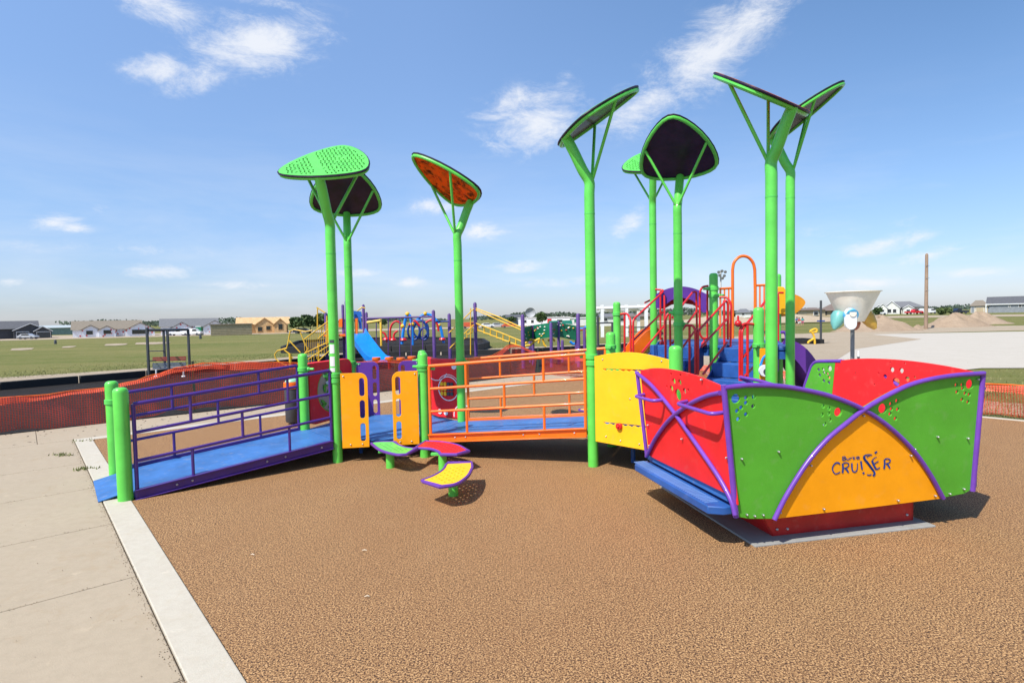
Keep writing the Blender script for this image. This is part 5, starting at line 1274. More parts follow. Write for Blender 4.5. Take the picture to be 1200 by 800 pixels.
hh('charcoal house with white trimmed gables and a car in its garage', -45, 46, 376.3, 385.5, 150, DKW, SH['dark_shingles'],
   gables=((20.5, 42, 387.5, 379.6, 4, DKW, WHITE), (32, 22, 388.5, 383.2, 5, DKW, WHITE)), wins=((10.5, 389.5, 398.5, 15, 4, 'garage_door', WHITE, BLACKM), (32.5, 389.5, 398.5, 17, 5, 'garage_door', WHITE, BLACKM)))
hh('unfinished house with tan roof and printed white wrap on two gables', 86, 167, 375.6, 385.5, 155, WR, SH['tan_shingles'],
   gables=((97, 20, 386.5, 381.5, 3, WR, None), (113, 20, 387, 382.5, 4, WR, None), (150, 36, 386.5, 378.5, 5, WR, None)),
   wins=((95.5, 387.5, 392.0, 7.5, 3, 'window', WR, GLASS), (113, 387, 391.5, 9, 4, 'window', WR, GLASS), (150, 386.5, 391.8, 21, 5, 'garage_opening', WR, GLASS), (127, 387, 393, 9, 0, 'porch_opening', TANW, GRNW)))
hh('long pale green shed in the gap between two houses', 38, 95, 381.0, 383.8, 215, GRNW, mat('pale_metal_roof', (.42, .46, .45), .5), name='long_shed', cat='shed', dep=16)
hh('unfinished grey roofed house wrapped in printed white sheeting', 189, 256, 373.0, 382.0, 160, WR, SH['grey_shingles'],
   gables=((206, 24, 384.5, 378, 3, WR, None), (243, 30, 383.5, 376, 4, WR, None)), wins=((206, 385, 389, 11, 3, 'garage_opening', WR, GLASS), (225, 384.5, 388, 6, 0, 'window', WR, GLASS), (243, 384.5, 389, 9, 4, 'window', WR, GREYW)))
pz_ = D(234, 388, 148); g0 = terr(pz_.x, 148)
b = MB(); b.box((pz_.x, 148, g0 + 1.1), (1.3, 1.2, 2.3)); b2 = thing('portable_toilet', (pz_.x, 148, g0), 'small dark green portable toilet by the wrapped house', 'toilet'); b.build('cabin', TEAL, b2, smooth=False)
b = MB(); b.box((pz_.x, 148, g0 + 2.32), (1.4, 1.3, .14)); b.build('cabin_roof', WHITE, b2, smooth=False)
hh('long low tan building with a ribbed wall before the timber house', 247, 295.5, 379, 380.3, 138, TANW, SH['tan_shingles'], name='low_building', cat='shed', dep=5, flat=True, ribs=True)
hh('raw plywood house under construction beside the far trees', 280, 338, 371.6, 379.5, 160, PLY, PLY,
   gables=((305, 22, 380.5, 373.0, 3, PLY, None), (321.5, 15, 380, 373.6, 4, PLY, None)), wins=((299, 383, 388, 5, 3, 'window', PLY, GLASS), (309, 382, 386.5, 5, 3, 'window', PLY, GLASS), (332, 382, 387, 8, 0, 'porch_opening', PLY, GLASS), (321.5, 379.5, 386, 5, 4, 'window', PLY, GLASS)), over=.8)
o = hh('long flat white building behind the climbing wall', 608, 668, 371, 372.2, 205, WHITE, PALEW, name='white_warehouse', cat='building', flat=True,
   wins=((615, 375, 378, 4, 0, 'window', PALEW, GLASS), (624, 375, 378, 3, 0, 'window', PALEW, GLASS), (656, 374.5, 377.5, 6, 0, 'window', PALEW, GLASS), (644, 374, 379, 4, 0, 'door', RED_P, RED_P)))
hh('pale site trailer right of the climbing wall', 669, 701, 371.6, 372.6, 170, PALEW, WHITE, name='site_trailer', cat='trailer', dep=4, flat=True,
   wins=((676, 374, 377.5, 6, 0, 'window', WHITE, TEAL), (691, 374, 377.5, 6, 0, 'window', WHITE, GREYW)))
hh('wide pale grey building behind the white arbour', 703, 741, 367.2, 371.0, 150, PALEW, SH['grey_shingles'], name='white_hall', cat='building', wins=((710, 373, 376, 4, 0, 'window', WHITE, GLASS), (729, 373, 376, 4, 0, 'window', WHITE, GLASS)))
hh('small tan shed with a brown roof beside the arbour', 741, 764, 367.6, 370.6, 128, TANW, SH['brown_shingles'], name='tan_shed', cat='shed', dep=6)
hh('low dark roofed farm building on the horizon left of the white one', 594, 609, 368.6, 371.6, 230, GREYW, SH['dark_shingles'], name='farm_building', cat='building')
# dish
c = D(621.5, 366.5, 180); o = thing('satellite_dish', (c.x, 180, 0), 'pale wire dish on a white post above the white building', 'dish')
b = MB(); b.tube([V(c.x - .9, 180, -1.4), c + V(-.9, 0, 1.0)], .10, 8); b.build('dish_post', WHITE, o)
b = MB(); pr_ = [(.01, 0), (.7, .12), (1.3, .4), (1.65, .8)]; n_ = 16; vs = []
for r_, h_ in pr_ + [(r_ - .02, h_ + .05) for r_, h_ in pr_[::-1]]:
    for j in range(n_): a_ = 2 * math.pi * j / n_; vs.append(c + V(r_ * math.cos(a_), -h_ * .9, .1 + r_ * math.sin(a_) * .95))
b.add(vs, [(i * n_ + j, i * n_ + (j + 1) % n_, (i + 1) * n_ + (j + 1) % n_, (i + 1) * n_ + j) for i in range(7) for j in range(n_)]); b.build('dish_bowl', mat('dish_grey', (.35, .36, .38), .6), o)
# right side houses
hh('tiny grey roofed house seen through the orange arch', 862, 880, 361.8, 366.2, 190, PALEW, SH['grey_shingles'], hip=2, wins=((871, 367, 369, 3, 0, 'window', WHITE, GLASS),))
o = hh('brown hip roofed house left of the cream bucket', 960, 1004, 355.6, 363.6, 170, TANW, SH['brown_shingles'], hip=4.5, over=.9, wins=((966, 365, 368.5, 5, 0, 'window', BLACKM, GLASS), (978, 364.5, 369, 6, 0, 'window', BLACKM, GLASS), (990, 364.5, 369, 5, 0, 'window', BLACKM, GLASS)))
x0, x1 = hx(944, 168), hx(966, 168); b = MB(); b.box(((x0 + x1) / 2, 170, 1.0), (x1 - x0, 5, 2.2)); b.build('wall', TANW, o, smooth=False); gable_roof(x0, x1, 167.5, 172.5, 2.0, hz(955, 360.3, 170), .6, SH['brown_shingles'], o, hip=2.4)
win(hx(956, 167.4), 167.4, 1.0, 1.2, 1.0, o)
hh('large white and grey house with many gables, a red pickup before it', 1033, 1081, 353.2, 359.8, 210, PALEW, SH['grey_shingles'], hip=5.5, over=.8,
   gables=((1038, 12, 361.5, 357.2, 4, PALEW, WHITE), (1053.5, 19, 360.3, 352.8, 4, PALEW, WHITE), (1045, 11, 360.5, 355.8, 5, PALEW, WHITE), (1073, 12, 361, 357.8, 4, PALEW, WHITE)),
   wins=((1038, 362.5, 365.5, 4, 4, 'window', WHITE, GLASS), (1045, 362.5, 366.5, 3.5, 5, 'door', WHITE, GLASS), (1051, 362, 366, 4, 4, 'window', WHITE, GLASS), (1057, 362, 366, 4, 4, 'window', WHITE, GLASS), (1066, 362, 366, 5, 0, 'garage_door', WHITE, GREYW), (1073, 362.5, 365.5, 4, 4, 'window', WHITE, GLASS)))
hh('small beige garage with a tan roof beside the long grey house', 1137, 1157, 351.8, 358.2, 180, TANW, SH['tan_shingles'], hip=2, name='garage', cat='garage', wins=((1148, 360, 366, 9, 0, 'garage_door', WHITE, TANW), (1139.5, 360, 366, 3.5, 0, 'door', WHITE, GREYW)))
o = hh('long grey sided house with a dark roof at the right edge', 1154.5, 1260, 346.6, 356.0, 172, GREYW, SH['dark_shingles'], wins=((1195, 356.6, 359.4, 3.2, 0, 'window', WHITE, GLASS), (1182, 358, 359.6, 1.6, 0, 'window', WHITE, GLASS)))
Y = 172; b = MB(); b.box(((hx(1154, Y) + hx(1260, Y)) / 2, Y - .6, hz(1207, 355.7, Y)), (hx(1261, Y) - hx(1154, Y), .12, .34)); b.build('fascia', WHITE, o, smooth=False)
b = MB(); b.box((hx(1155, Y), Y - .06, 1.4), (.4, .14, 2.9)); b.build('corner_board', WHITE, o, smooth=False)

# ------------------------------------------------------------------ vehicles
def car(px, py, Y, lab, body, kind='car', L=4.6, rz=0.0, cat='car'):
    g_ = D(px, py, Y); zg = terr(g_.x, Y); t = thing('parked_' + kind, (g_.x, Y, zg), lab, cat, rz=rz)
    M_ = Matrix.Translation((g_.x, Y, zg)) @ Matrix.Rotation(rz, 4, 'Z')
    if kind == 'pickup': pr = [(-.5, .45), (-.5, .95), (-.12, 1.0), (-.10, 1.0), (-.06, 1.62), (.12, 1.64), (.22, 1.1), (.46, .98), (.5, .8), (.5, .42)]
    elif kind == 'van': pr = [(-.5, .4), (-.5, 1.7), (-.46, 1.85), (.22, 1.85), (.36, 1.15), (.5, 1.0), (.5, .4)]
    else: pr = [(-.5, .4), (-.5, .85), (-.42, .95), (-.28, 1.38), (.08, 1.42), (.25, .98), (.46, .85), (.5, .7), (.5, .4)]
    b = MB(); b.slab([M_ @ V(x * L, -.85, z) for x, z in pr], (M_.to_3x3() @ V(0, 1.7, 0))); b.build('body', body, t, smooth=False, bevel=.05)
    gx0, gx1 = {'pickup': (-.05, .13), 'van': (.05, .26)}.get(kind, (-.26, .14)); z0, z1 = {'pickup': (1.08, 1.52), 'van': (1.15, 1.65)}.get(kind, (.98, 1.30))
    for s_ in (-.86, .84): b = MB(); b.slab([M_ @ V(gx0 * L, s_, z0), M_ @ V((gx1 + .06) * L, s_, z0), M_ @ V(gx1 * L, s_, z1), M_ @ V((gx0 + .03) * L, s_, z1)], (M_.to_3x3() @ V(0, .02, 0))); b.build('side_glass', GLASS, t, smooth=False)
    for x in (-.31, .31):
        for s_ in (-.88, .70): b = MB(); b.tube([M_ @ V(x * L, s_, .34), M_ @ V(x * L, s_ + .2, .34)], .34, 14); b.build('wheel', CHAR, t)
    return t
CW = mat('white_car_paint', (.75, .75, .76), .25, coat=.5); CR_ = mat('red_car_paint', (.55, .012, .02), .25, coat=.5); CD = mat('navy_car_paint', (.015, .022, .045), .25, coat=.5); CO = mat('orange_truck_paint', (.6, .10, .04), .35); CS = mat('silver_car_paint', (.40, .42, .45), .25, coat=.5)
car(33, 393, 143, 'silver car parked inside the charcoal house garage', CS, L=4.2, rz=.1)
car(209, 389, 150, 'white pickup parked before the grey roofed wrapped house', CW, 'pickup', L=5.4, cat='pickup truck')
car(226, 388.6, 147, 'white van left of the portable toilet', CW, 'van', L=4.8, cat='van')
car(551, 379, 170, 'orange red van on the horizon beside the purple climber post', CO, 'van', L=5.0, cat='van')
car(571, 379, 175, 'white car right of the orange red van', CW)
car(583, 378.6, 180, 'silver car behind the yellow rope ladder', CS)
car(597, 378.3, 165, 'orange red car left of the white building', CO)
car(1071, 366, 185, 'red pickup in front of the white gabled house', CR_, 'pickup', L=5.2, cat='pickup truck')
car(1088, 366, 190, 'white van half behind the bare wooden pole', CW, 'van', L=5.0, cat='van')
car(1123, 366.2, 170, 'dark navy pickup left of the beige garage', CD, 'pickup', L=5.2, rz=3.14, cat='pickup truck')
car(1030, 366.8, 180, 'white car at the left end of the gabled house', CW, L=4.2)
car(355, 386, 145, 'dark car parked under the far left trees', CD)

# ------------------------------------------------------------------ dirt mounds
def mound(pxc, pyb, Y, rx, ry, h, lab, seed, m='mound_dirt', group=None):
    g_ = D(pxc, pyb, Y); rs = random.Random(seed); b = MB(); N_ = 44; M2 = 14; vs = []
    ph = [rs.uniform(0, 6.28) for _ in range(8)]
    import mathutils
    for i in range(M2 + 1):
        r_ = i / M2
        for j in range(N_):
            a_ = 2 * math.pi * j / N_; e_ = 1 + .12 * math.sin(2 * a_ + ph[0]) + .07 * math.sin(5 * a_ + ph[1])
            x = g_.x + rx * r_ * e_ * math.cos(a_); y = Y + ry * r_ * e_ * math.sin(a_)
            z = h * (math.cos(r_ * math.pi) * .5 + .5) ** .9 * (1 + .15 * math.sin(3 * a_ + ph[2]))
            nz = mathutils.noise.fractal(Vector((x * 1.1, y * 1.1, seed)), 1.0, 2.0, 5); z += h * .16 * nz * (1 - r_ ** 3)
            vs.append((x, y, max(z, 0) - .05 if r_ > .93 else z))
    b.add(vs, [(i * N_ + j, i * N_ + (j + 1) % N_, (i + 1) * N_ + (j + 1) % N_, (i + 1) * N_ + j) for i in range(M2) for j in range(N_)])
    o = b.build('dirt_mound', MATS[m]); o['label'] = lab; o['category'] = 'dirt mound'; o['group'] = 'dirt mounds across the plaza'; return o
mound(1030, 386, 44, 3.3, 2.2, 1.05, 'dirt mound just behind the cream bucket', 1)
mound(1012, 386, 47, 2.2, 2.0, 1.35, 'steeper dirt heap hidden partly by the bucket cone', 2)
mound(1118, 384, 50, 2.9, 2.2, 1.05, 'pale dirt mound right of the wooden pole', 3)
mound(1146, 383, 58, 3.2, 2.4, 1.0, 'browner dirt mound farthest right', 4)
mound(1075, 385, 45, .6, .5, .30, 'small clod of dirt and rock at the foot of the wooden pole', 6)
mound(925, 374, 90, 14, 3, 1.0, 'long low bank of pale dirt behind the stairs', 5, 'pale_dirt')
mound(840, 374.5, 95, 9, 3, 1.1, 'low pale dirt bank left of the orange arch', 8, 'pale_dirt')

# ------------------------------------------------------------------ trees
def tree(px, Y, base, top, wpx, lab, m, seed, n=1100, leaf=.42, name='far_tree', grp='trees on the horizon'):
    x = hx(px, Y); zb_0 = terr(x, Y); H = hz(px, top, Y); W_ = wpx * Y / 660 / 2
    t = thing(name, (x, Y, 0), lab, 'tree', grp); rs = random.Random(seed)
    b = MB(); b.tube([V(x, Y, zb_0 - .05), V(x, Y, H * .3), V(x + .1, Y, H * .62)], [H * .035, H * .028, H * .012], 8)
    for i in range(4): a_ = rs.uniform(0, 6.28); b.tube([V(x, Y, H * .25), V(x + W_ * .6 * math.cos(a_), Y + W_ * .6 * math.sin(a_), H * .65)], [H * .018, H * .006], 6)
    b.build('trunk', BARK, t)
    b = MB(); lobes = [(rs.uniform(-.6, .6), rs.uniform(-.5, .5), rs.uniform(.38, .78), rs.uniform(.28, .46)) for _ in range(9)] + [(0, 0, .62, .5)]
    for i in range(n):
        lx, ly, lz, lr = rs.choice(lobes); th = rs.uniform(0, 6.28); ph = math.acos(rs.uniform(-1, 1)); rr = lr * rs.uniform(.55, 1.05)
        p = V(x + W_ * (lx + rr * math.sin(ph) * math.cos(th)), Y + W_ * (ly + rr * math.sin(ph) * math.sin(th)), H * min(1.0, max(.08, lz + rr * .75 * math.cos(ph))))
        a_ = V(rs.gauss(0, 1), rs.gauss(0, 1), rs.gauss(0, 1)).normalized(); c_ = a_.cross(V(rs.gauss(0, 1), rs.gauss(0, 1), rs.gauss(0, 1))).normalized(); s_ = leaf * rs.uniform(.6, 1.3)
        b.add([p - a_ * s_, p + c_ * s_ * .6, p + a_ * s_, p - c_ * s_ * .6], [(0, 1, 2, 3)])
    b.build('crown', m, t, smooth=False)
TG = 'trees on the horizon'
for i, (px, Y, top, w, m, lab) in enumerate([(350, 140, 372, 22, LEAF1, 'dark rounded tree right behind the plywood house'), (364, 145, 369.5, 24, LEAF1, 'tallest tree of the clump left of the yellow stairs'), (377, 142, 368, 20, LEAF1, 'tree of the clump nearest the yellow stair handrail'), (356, 150, 373, 18, LEAF2, 'lighter tree in the middle of the left clump'),
    (635, 150, 366.2, 15, LEAF1, 'single round tree rising over the white building'), (448, 190, 374, 12, LEAF1, 'small tree behind the yellow arm of the overhead rail'), (1106, 150, 361.3, 14, LEAF2, 'bright bushy tree left of the navy pickup'), (1028, 170, 361, 8, LEAF1, 'small dark tree left of the gabled house'),
    (600, 230, 370.5, 12, LEAF1, 'dark tree behind the farm roof'), (1120, 190, 362, 8, LEAF1, 'small dark tree behind the navy pickup'), (612, 240, 373, 10, LEAF2, 'low pale tree at the left end of the white building'), (860, 200, 365, 8, LEAF1, 'little tree left inside the orange arch'), (936, 180, 365.5, 9, LEAF1, 'little tree beside the pointed yellow panel')]):
    tree(px, Y, 0, top, w, lab, m, 20 + i)
# far wood line as one mass
rs = random.Random(77); b = MB()
for i in range(9000):
    x = rs.uniform(-520, 900); y = rs.uniform(640, 700)
    hh = 4.0 + 2.6 * math.sin(x * .011) + 2.0 * math.sin(x * .037 + 1) + 1.2 * math.sin(x * .13)
    if hh < 1.2: continue
    p = V(x, y, rs.uniform(0, 1) ** .7 * hh); a_ = V(rs.gauss(0, 1), rs.gauss(0, .5), rs.gauss(0, 1)).normalized(); c_ = a_.cross(V(0, 1, .2)).normalized(); s_ = rs.uniform(.9, 2.0)
    b.add([p - a_ * s_, p + c_ * s_ * .7, p + a_ * s_, p - c_ * s_ * .7], [(0, 1, 2, 3)])
tag(b.build('distant_wood', mat('hazy_far_foliage', (.075, .105, .075), .9, .2, .05), smooth=False), 'thin dark line of far woods along the horizon', 'wood', kind='stuff')
# small site markers in the field
for px, py, lab in ((65, 403, 'dark stub marker standing by the dirt road on the left'), (235, 397, 'dark stub marker in the field before the wrapped house')):
    g_ = GT(px, py); o = thing('field_marker', (g_.x, g_.y, g_.z), lab, 'marker'); hgt = 5 * g_.y / 660
    b = MB(); b.lathe([(hgt * .28, 0), (hgt * .26, hgt * .8), (hgt * .18, hgt * .95), (.01, hgt)], (g_.x, g_.y, g_.z), 10); b.build('marker_body', BLACKM, o)
# children far away
def child(px, py, Y, h, shirt, shorts, lab, pose, seed):
    g_ = D(px, py, Y); t = thing('person', (g_.x, Y, 0), lab, 'person', 'children standing far off in the field')
    x, y = g_.x, Y; s_ = h / 1.2
    J = {'pel': (0, 0, .60), 'ch': (0, 0, .82), 'nk': (0, 0, .98), 'hd': (0, -.01, 1.10), 'lh': (-.08, 0, .57), 'lk': (-.09 - pose * .05, -.03, .32), 'lf': (-.10 - pose * .12, .02, .04), 'lt': (-.10 - pose * .12, -.12, .03), 'rh': (.08, 0, .57), 'rk': (.09 + pose * .02, -.05, .32), 'rf': (.10, .02, .04), 'rt': (.10, -.12, .03),
         'ls': (-.14, 0, .93), 'le': (-.22, 0, .74), 'lw': (-.20 - pose * .1, -.10, .60), 'rs': (.14, 0, .93), 're': (.23, -.02, .76), 'rw': (.24 + pose * .1, -.12, .66 + pose * .2)}
    Rr = dict(pel=.11, ch=.12, nk=.05, hd=.095, lh=.085, lk=.055, lf=.04, lt=.035, rh=.085, rk=.055, rf=.04, rt=.035, ls=.06, le=.04, lw=.032, rs=.06, re=.04, rw=.032)
    E_ = [('pel', 'ch'), ('ch', 'nk'), ('nk', 'hd'), ('pel', 'lh'), ('lh', 'lk'), ('lk', 'lf'), ('lf', 'lt'), ('pel', 'rh'), ('rh', 'rk'), ('rk', 'rf'), ('rf', 'rt'), ('ch', 'ls'), ('ls', 'le'), ('le', 'lw'), ('ch', 'rs'), ('rs', 're'), ('re', 'rw')]
    for keys, edges, grow, m, nm, ro in ((J.keys(), E_, 0, SKIN, 'body', 'pel'), (('pel', 'ch', 'ls', 'le', 'rs', 're'), [('pel', 'ch'), ('ch', 'ls'), ('ls', 'le'), ('ch', 'rs'), ('rs', 're')], .02, shirt, 'shirt', 'pel'), (('pel', 'lh', 'lk', 'rh', 'rk'), [('pel', 'lh'), ('lh', 'lk'), ('pel', 'rh'), ('rh', 'rk')], .018, shorts, 'shorts', 'pel')):
        # plain swept surface joined at shared joints keeps the figure one continuous mesh
        import bmesh
        me = bpy.data.meshes.new(nm); bmm = bmesh.new(); ly = bmm.verts.layers.skin.verify(); keys = list(keys); vv = {k_: bmm.verts.new(Vector(J[k_]) * s_) for k_ in keys}
        for a_, c_ in edges: bmm.edges.new((vv[a_], vv[c_]))
        for k_ in keys: vv[k_][ly].radius = ((Rr[k_] + grow) * s_,) * 2; vv[k_][ly].use_root = (k_ == ro)
        bmm.to_mesh(me); bmm.free(); me.materials.append(m); o = bpy.data.objects.new(nm, me); COL.objects.link(o); o.parent = t
        o.modifiers.new('skin', 'SKIN'); su = o.modifiers.new('sub', 'SUBSURF'); su.levels = su.render_levels = 1
    b = MB(); b.ball(V(x, y + .02 * s_, 1.14 * s_), .105 * s_, 8); b.build('hair', HAIR, t)
child(934, 380.5, 64, .98, mat('blue_shirt', (.02, .12, .30), .8), mat('black_shorts', (.02, .02, .025), .8), 'child in a blue shirt, leftmost of three in the field', .3, 1)
child(936.5, 381, 63, .92, mat('red_shirt', (.45, .05, .05), .8), mat('white_shorts', (.6, .6, .6), .8), 'child in a red shirt between the other two children', .8, 2)
child(940.5, 381, 65, .95, mat('teal_shirt', (.02, .30, .30), .8), mat('pink_shorts', (.55, .12, .22), .8), 'child in a teal shirt and pink shorts, rightmost in the field', .4, 3)

# ------------------------------------------------------------------ grass blades, twigs
def blades(n, fn_, hh, seed, name, lab):
    rs = random.Random(seed); b = MB()
    for i in range(n):
        p = fn_(rs)
        if p is None: continue
        a_ = rs.uniform(0, 6.28); h_ = hh * rs.uniform(.5, 1.3); w2 = .006 + p.y * .0004; ln_ = V(rs.gauss(0, .35), rs.gauss(0, .35), 1) * h_
        sx = V(math.cos(a_), math.sin(a_), 0) * w2; b.add([p - sx, p + sx, p + ln_], [(0, 1, 2)])
    return tag(b.build(name, BLADE, smooth=False), lab, 'grass', kind='stuff')
def f1(rs):
    i = rs.randrange(1, 5); a, c = BRD[i], BRD[i + 1]; f = rs.random(); p = a + (c - a) * f; t_ = (c - a).normalized(); q = V(-t_.y, t_.x, 0) * (4.2 + abs(rs.gauss(0, 2.0)))
    p = p + q; return V(p.x, p.y, -.03)
blades(5000, f1, .03, 1, 'field_grass_blades', 'short grass growing beyond the rubber timber edge')
def f2(rs):
    p = PF(10.2 + abs(rs.gauss(0, 1.0)) * 3.0, rs.uniform(-14, 1.0)); return V(p.x, p.y, -.03) if p.y > 6.5 else None
blades(12000, f2, .05, 2, 'verge_grass_blades', 'short grass between the right mesh fence and the plaza')
TU = [(98, 517, .05), (104, 549, .04), (92, 551, .03), (75, 534, .03), (70, 533, .03)]
def f3(rs):
    px, py, s_ = TU[rs.choice((0, 0, 1, 1, 2, 3, 4))]; g_ = G(px, py); return V(g_.x + rs.gauss(0, s_ * 1.8), g_.y + rs.gauss(0, s_ * .6), 0)
blades(110, f3, .035, 3, 'joint_weeds', 'small weeds in the sidewalk joints by the kerb corner')
rs = random.Random(12)
WD = mat('dry_twig', (.62, .52, .38), .8)
for i, (px, py, lab) in enumerate(((427, 645, 'pale wood chip lying left of centre on the brown surface'), (430, 699, 'pale wood chip nearest the viewer on the brown surface'), (296, 650, 'pale wood chip closest to the kerb'))):
    g_ = G(px, py, .004); a_ = rs.uniform(-.4, .4); L_ = rs.uniform(.014, .02)
    b = MB(); b.tube(cr([g_ + V(-L_ * math.cos(a_), -L_ * math.sin(a_), .002), g_ + V(0, .004, .006), g_ + V(L_ * math.cos(a_), L_ * math.sin(a_), .003)], 3), [.002] + [.003] * 5 + [.001], 6)
    o = b.build('wood_chip', WD); tag(o, lab, 'wood chip', 'wood chips on the brown surface')
# dry leaf litter on the rear sidewalk
b = MB(); rs = random.Random(21)
for i in range(420):
    p = PF(rs.uniform(-3.5, 9.5), rs.choice((rs.gauss(1.35, .12), rs.uniform(.25, 1.5))), .003); a_ = rs.uniform(0, 6.28); s_ = rs.uniform(.006, .022)
    u_ = V(math.cos(a_), math.sin(a_), rs.uniform(0, .3)) * s_; v_ = V(-math.sin(a_), math.cos(a_), rs.uniform(0, .3)) * s_ * .6
    b.add([p - u_, p + v_, p + u_ + V(0, 0, .004), p - v_], [(0, 1, 2, 3)])
tag(b.build('leaf_litter', mat('dark_litter', (.06, .04, .03), .9), smooth=False), 'dark scraps of mulch scattered on the back sidewalk', 'litter', kind='stuff')

# grit lying along the kerb joint and over the play surface edge
b = MB(); rs = random.Random(31)
for i in range(2600):
    k_ = rs.random()
    if k_ < .55: p = PF(-.204 + rs.gauss(0, .012) - abs(rs.gauss(0, .02)), rs.uniform(-8.5, .2), .001)
    elif k_ < .8: p = PF(rs.uniform(-2.6, -.22), rs.choice(joint[:6]) + rs.gauss(0, .012), .001)
    else: p = PF(rs.uniform(-2.6, .3), rs.uniform(-8.5, 0), .003)
    s_ = rs.uniform(.001, .0034); a_ = rs.uniform(0, 3); p = p + V(0, 0, s_ * .4)
    u_, v_ = V(math.cos(a_), math.sin(a_), 0) * s_, V(-math.sin(a_), math.cos(a_), 0) * s_ * .7
    b.add([p - u_ - v_, p + u_ - v_, p + u_ + v_, p - u_ + v_, p + V(0, 0, s_)], [(0, 1, 4), (1, 2, 4), (2, 3, 4), (3, 0, 4)])
tag(b.build('kerb_grit', mat('tan_grit', (.22, .16, .10), .9, .4, 30), smooth=False), 'fine dark grit gathered along the white kerb joint', 'grit', kind='stuff')

# ------------------------------------------------------------------ sky, sun, exposure
w_ = bpy.data.worlds.new('World'); scn.world = w_; w_.use_nodes = True
N, L = w_.node_tree.nodes, w_.node_tree.links
bg = N['Background']; sky = N.new('ShaderNodeTexSky'); sky.sky_type = 'NISHITA'; sky.sun_disc = False
EL = 53.0; sdx, sdy = -.68, -.733           # direction towards the sun, horizontal
sky.sun_elevation = R(EL); sky.sun_rotation = math.atan2(sdx, sdy)
sky.altitude = 300; sky.air_density = 1.0; sky.dust_density = .5; sky.ozone_density = 1.4
SKYS = .15
HZ, MDL, ZN = (.39, .425, .59), (.61, .655, .745), (1.0, 1.06, 1.12)
bg.inputs['Strength'].default_value = SKYS
tc = N.new('ShaderNodeTexCoord'); dirv = tc.outputs['Generated']
sep = N.new('ShaderNodeSeparateXYZ'); L.new(dirv, sep.inputs[0])
def MT(op, a, b=None, c=None):
    m = N.new('ShaderNodeMath'); m.operation = op
    for i, v in enumerate((a, b, c)):
        if v is None: continue
        if isinstance(v, (int, float)): m.inputs[i].default_value = v
        else: L.new(v, m.inputs[i])
    return m.outputs[0]
az = MT('ARCTAN2', sep.outputs[0], sep.outputs[1]); el = MT('ARCSINE', sep.outputs[2])
def cloud(px, py, rx, ry, rot=0.0, amp=1.0):
    d = ray(px, py).normalized(); a0 = math.atan2(d.x, d.y); e0 = math.asin(d.z)
    k = 1 / FPX * (d.y ** 1)
    dx = MT('SUBTRACT', az, a0); dy = MT('SUBTRACT', el, e0)
    rx *= 1.17; ry *= 1.17; c, s = math.cos(rot), math.sin(rot)
    u_ = MT('ADD', MT('MULTIPLY', dx, c / (rx * k)), MT('MULTIPLY', dy, s / (rx * k)))
    v_ = MT('ADD', MT('MULTIPLY', dx, -s / (ry * k)), MT('MULTIPLY', dy, c / (ry * k)))
    r2 = MT('ADD', MT('MULTIPLY', u_, u_), MT('MULTIPLY', v_, v_))
    return MT('MULTIPLY', MT('EXPONENT', MT('MULTIPLY', r2, -1.0)), amp)
CL = [(300, 52, 60, 26, .25, 1.25), (235, 92, 40, 12, .5, .8), (345, 35, 48, 20, .1, .8), (182, 80, 30, 13, .2, .85), (185, 8, 60, 16, -.2, .9), (310, 2, 45, 8, 0, .7),
      (820, 70, 95, 30, .55, 1.1), (880, 20, 55, 26, .5, 1.0), (765, 110, 55, 20, .5, .9), (625, 142, 55, 27, .1, 1.15), (660, 95, 20, 10, .8, .4),
      (65, 258, 24, 9, .3, .75), (115, 244, 10, 7, 0, .7), (185, 318, 34, 8, 0, .95), (88, 266, 14, 6, 0, .6), (14, 331, 12, 5, 0, .8), (508, 241, 22, 9, .1, 1.0), (565, 271, 26, 8, 0, .9), (738, 262, 20, 12, .7, .75),
      (478, 332, 20, 6, 0, .8), (600, 312, 30, 7, 0, .7), (280, 334, 26, 5, 0, .6), (1038, 286, 38, 9, .2, 1.0), (1090, 298, 26, 7, .2, .95), (1000, 332, 44, 7, 0, .8), (1080, 258, 40, 8, 0, .3), (1135, 320, 30, 5, 0, .6), (960, 330, 20, 5, 0, .5), (420, 320, 30, 5, 0, .5), (130, 292, 120, 9, 0, .35), (980, 272, 110, 9, 0, .3), (660, 330, 60, 6, 0, .5)]
tot = None
for c in CL:
    g_ = cloud(*c); tot = g_ if tot is None else MT('MAXIMUM', tot, g_)
def SN(scale, det, rg, dist=0, stretch=(1, 1, 2.2)):
    mp = N.new('ShaderNodeMapping'); mp.inputs['Scale'].default_value = stretch; L.new(dirv, mp.inputs[0])
    n = N.new('ShaderNodeTexNoise'); n.inputs['Scale'].default_value = scale; n.inputs['Detail'].default_value = det; n.inputs['Roughness'].default_value = rg; n.inputs['Distortion'].default_value = dist
    L.new(mp.outputs[0], n.inputs['Vector']); return n.outputs[0]
n1 = SN(13, 13, .72, .35); n2 = SN(2.2, 6, .6, .3, (1, 1, 5))
dens = MT('ADD', MT('MULTIPLY', tot, 1.0), MT('MULTIPLY', MT('SUBTRACT', n1, .5), 3.0))
mr = N.new('ShaderNodeMapRange'); mr.interpolation_type = 'SMOOTHSTEP'; L.new(dens, mr.inputs[0]); mr.inputs[1].default_value = .10; mr.inputs[2].default_value = 1.45; mr.inputs[4].default_value = .88
gate = N.new('ShaderNodeMapRange'); L.new(tot, gate.inputs[0]); gate.inputs[1].default_value = .05; gate.inputs[2].default_value = .35
dens1 = MT('MULTIPLY', mr.outputs[0], gate.outputs[0])
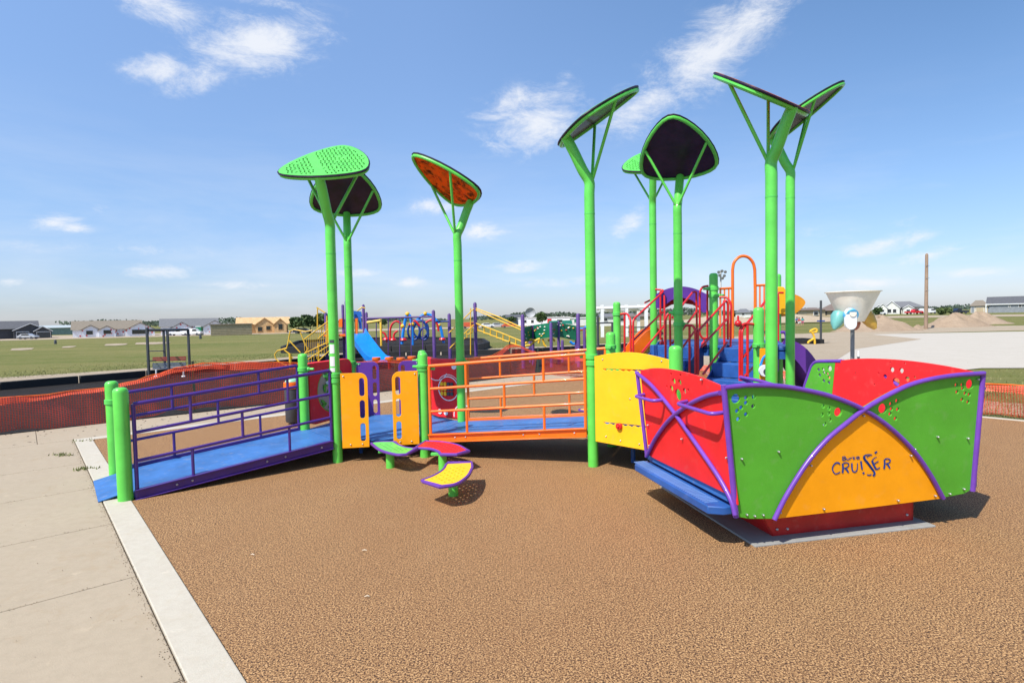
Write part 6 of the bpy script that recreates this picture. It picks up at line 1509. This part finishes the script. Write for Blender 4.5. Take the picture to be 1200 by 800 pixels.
# thin veil near the horizon
v1 = N.new('ShaderNodeMapRange'); L.new(el, v1.inputs[0]); v1.inputs[1].default_value = .34; v1.inputs[2].default_value = .03
v2 = N.new('ShaderNodeMapRange'); L.new(n2, v2.inputs[0]); v2.inputs[1].default_value = .42; v2.inputs[2].default_value = .70
veil = MT('MULTIPLY', MT('MULTIPLY', v1.outputs[0], v2.outputs[0]), .42)
den = MT('MINIMUM', MT('ADD', dens1, veil), 1.0)
mx = N.new('ShaderNodeMix'); mx.data_type = 'RGBA'; L.new(den, mx.inputs[0]); mx.inputs[7].default_value = (3.95, 4.05, 4.25, 1)
hs = N.new('ShaderNodeHueSaturation'); hs.inputs['Saturation'].default_value = 1.0; hs.inputs['Value'].default_value = 1.0; L.new(sky.outputs[0], hs.inputs['Color'])
ev = N.new('ShaderNodeMapRange'); L.new(el, ev.inputs[0]); ev.inputs[1].default_value = 0; ev.inputs[2].default_value = .62
er = N.new('ShaderNodeValToRGB'); L.new(ev.outputs[0], er.inputs[0]); els = er.color_ramp.elements; els[0].color = HZ + (1,); els[1].color = ZN + (1,)
e2 = els.new(.3); e2.color = MDL + (1,)
em = N.new('ShaderNodeMix'); em.data_type = 'RGBA'; em.blend_type = 'MULTIPLY'; em.inputs[0].default_value = 1.0; L.new(hs.outputs[0], em.inputs[6]); L.new(er.outputs[0], em.inputs[7])
aw = N.new('ShaderNodeMapRange'); L.new(az, aw.inputs[0]); aw.inputs[1].default_value = -.15; aw.inputs[2].default_value = .68
ag = N.new('ShaderNodeMix'); ag.data_type = 'RGBA'; L.new(MT('MULTIPLY', aw.outputs[0], ev.outputs[0]), ag.inputs[0]); ag.inputs[6].default_value = (1, 1, 1, 1); ag.inputs[7].default_value = (.48, .62, .68, 1)
e3 = N.new('ShaderNodeMix'); e3.data_type = 'RGBA'; e3.blend_type = 'MULTIPLY'; e3.inputs[0].default_value = 1.0; L.new(em.outputs[2], e3.inputs[6]); L.new(ag.outputs[2], e3.inputs[7])
L.new(e3.outputs[2], mx.inputs[6]); L.new(mx.outputs[2], bg.inputs['Color'])
sun = bpy.data.lights.new('sun', 'SUN'); sun.energy = 3.75; sun.angle = R(.53); sun.color = (1.0, .945, .85)
so_ = bpy.data.objects.new('sun', sun); COL.objects.link(so_)
sd_ = V(sdx * math.cos(R(EL)), sdy * math.cos(R(EL)), math.sin(R(EL)))
so_.rotation_euler = sd_.to_track_quat('Z', 'Y').to_euler(); so_.location = (-10, -8, 18)
scn.view_settings.view_transform = 'Standard'; scn.view_settings.look = 'None'; scn.view_settings.gamma = 1; scn.view_settings.exposure = .66
scn.render.engine = 'CYCLES'; scn.cycles.use_denoising = True; scn.cycles.max_bounces = 6; scn.cycles.transparent_max_bounces = 24
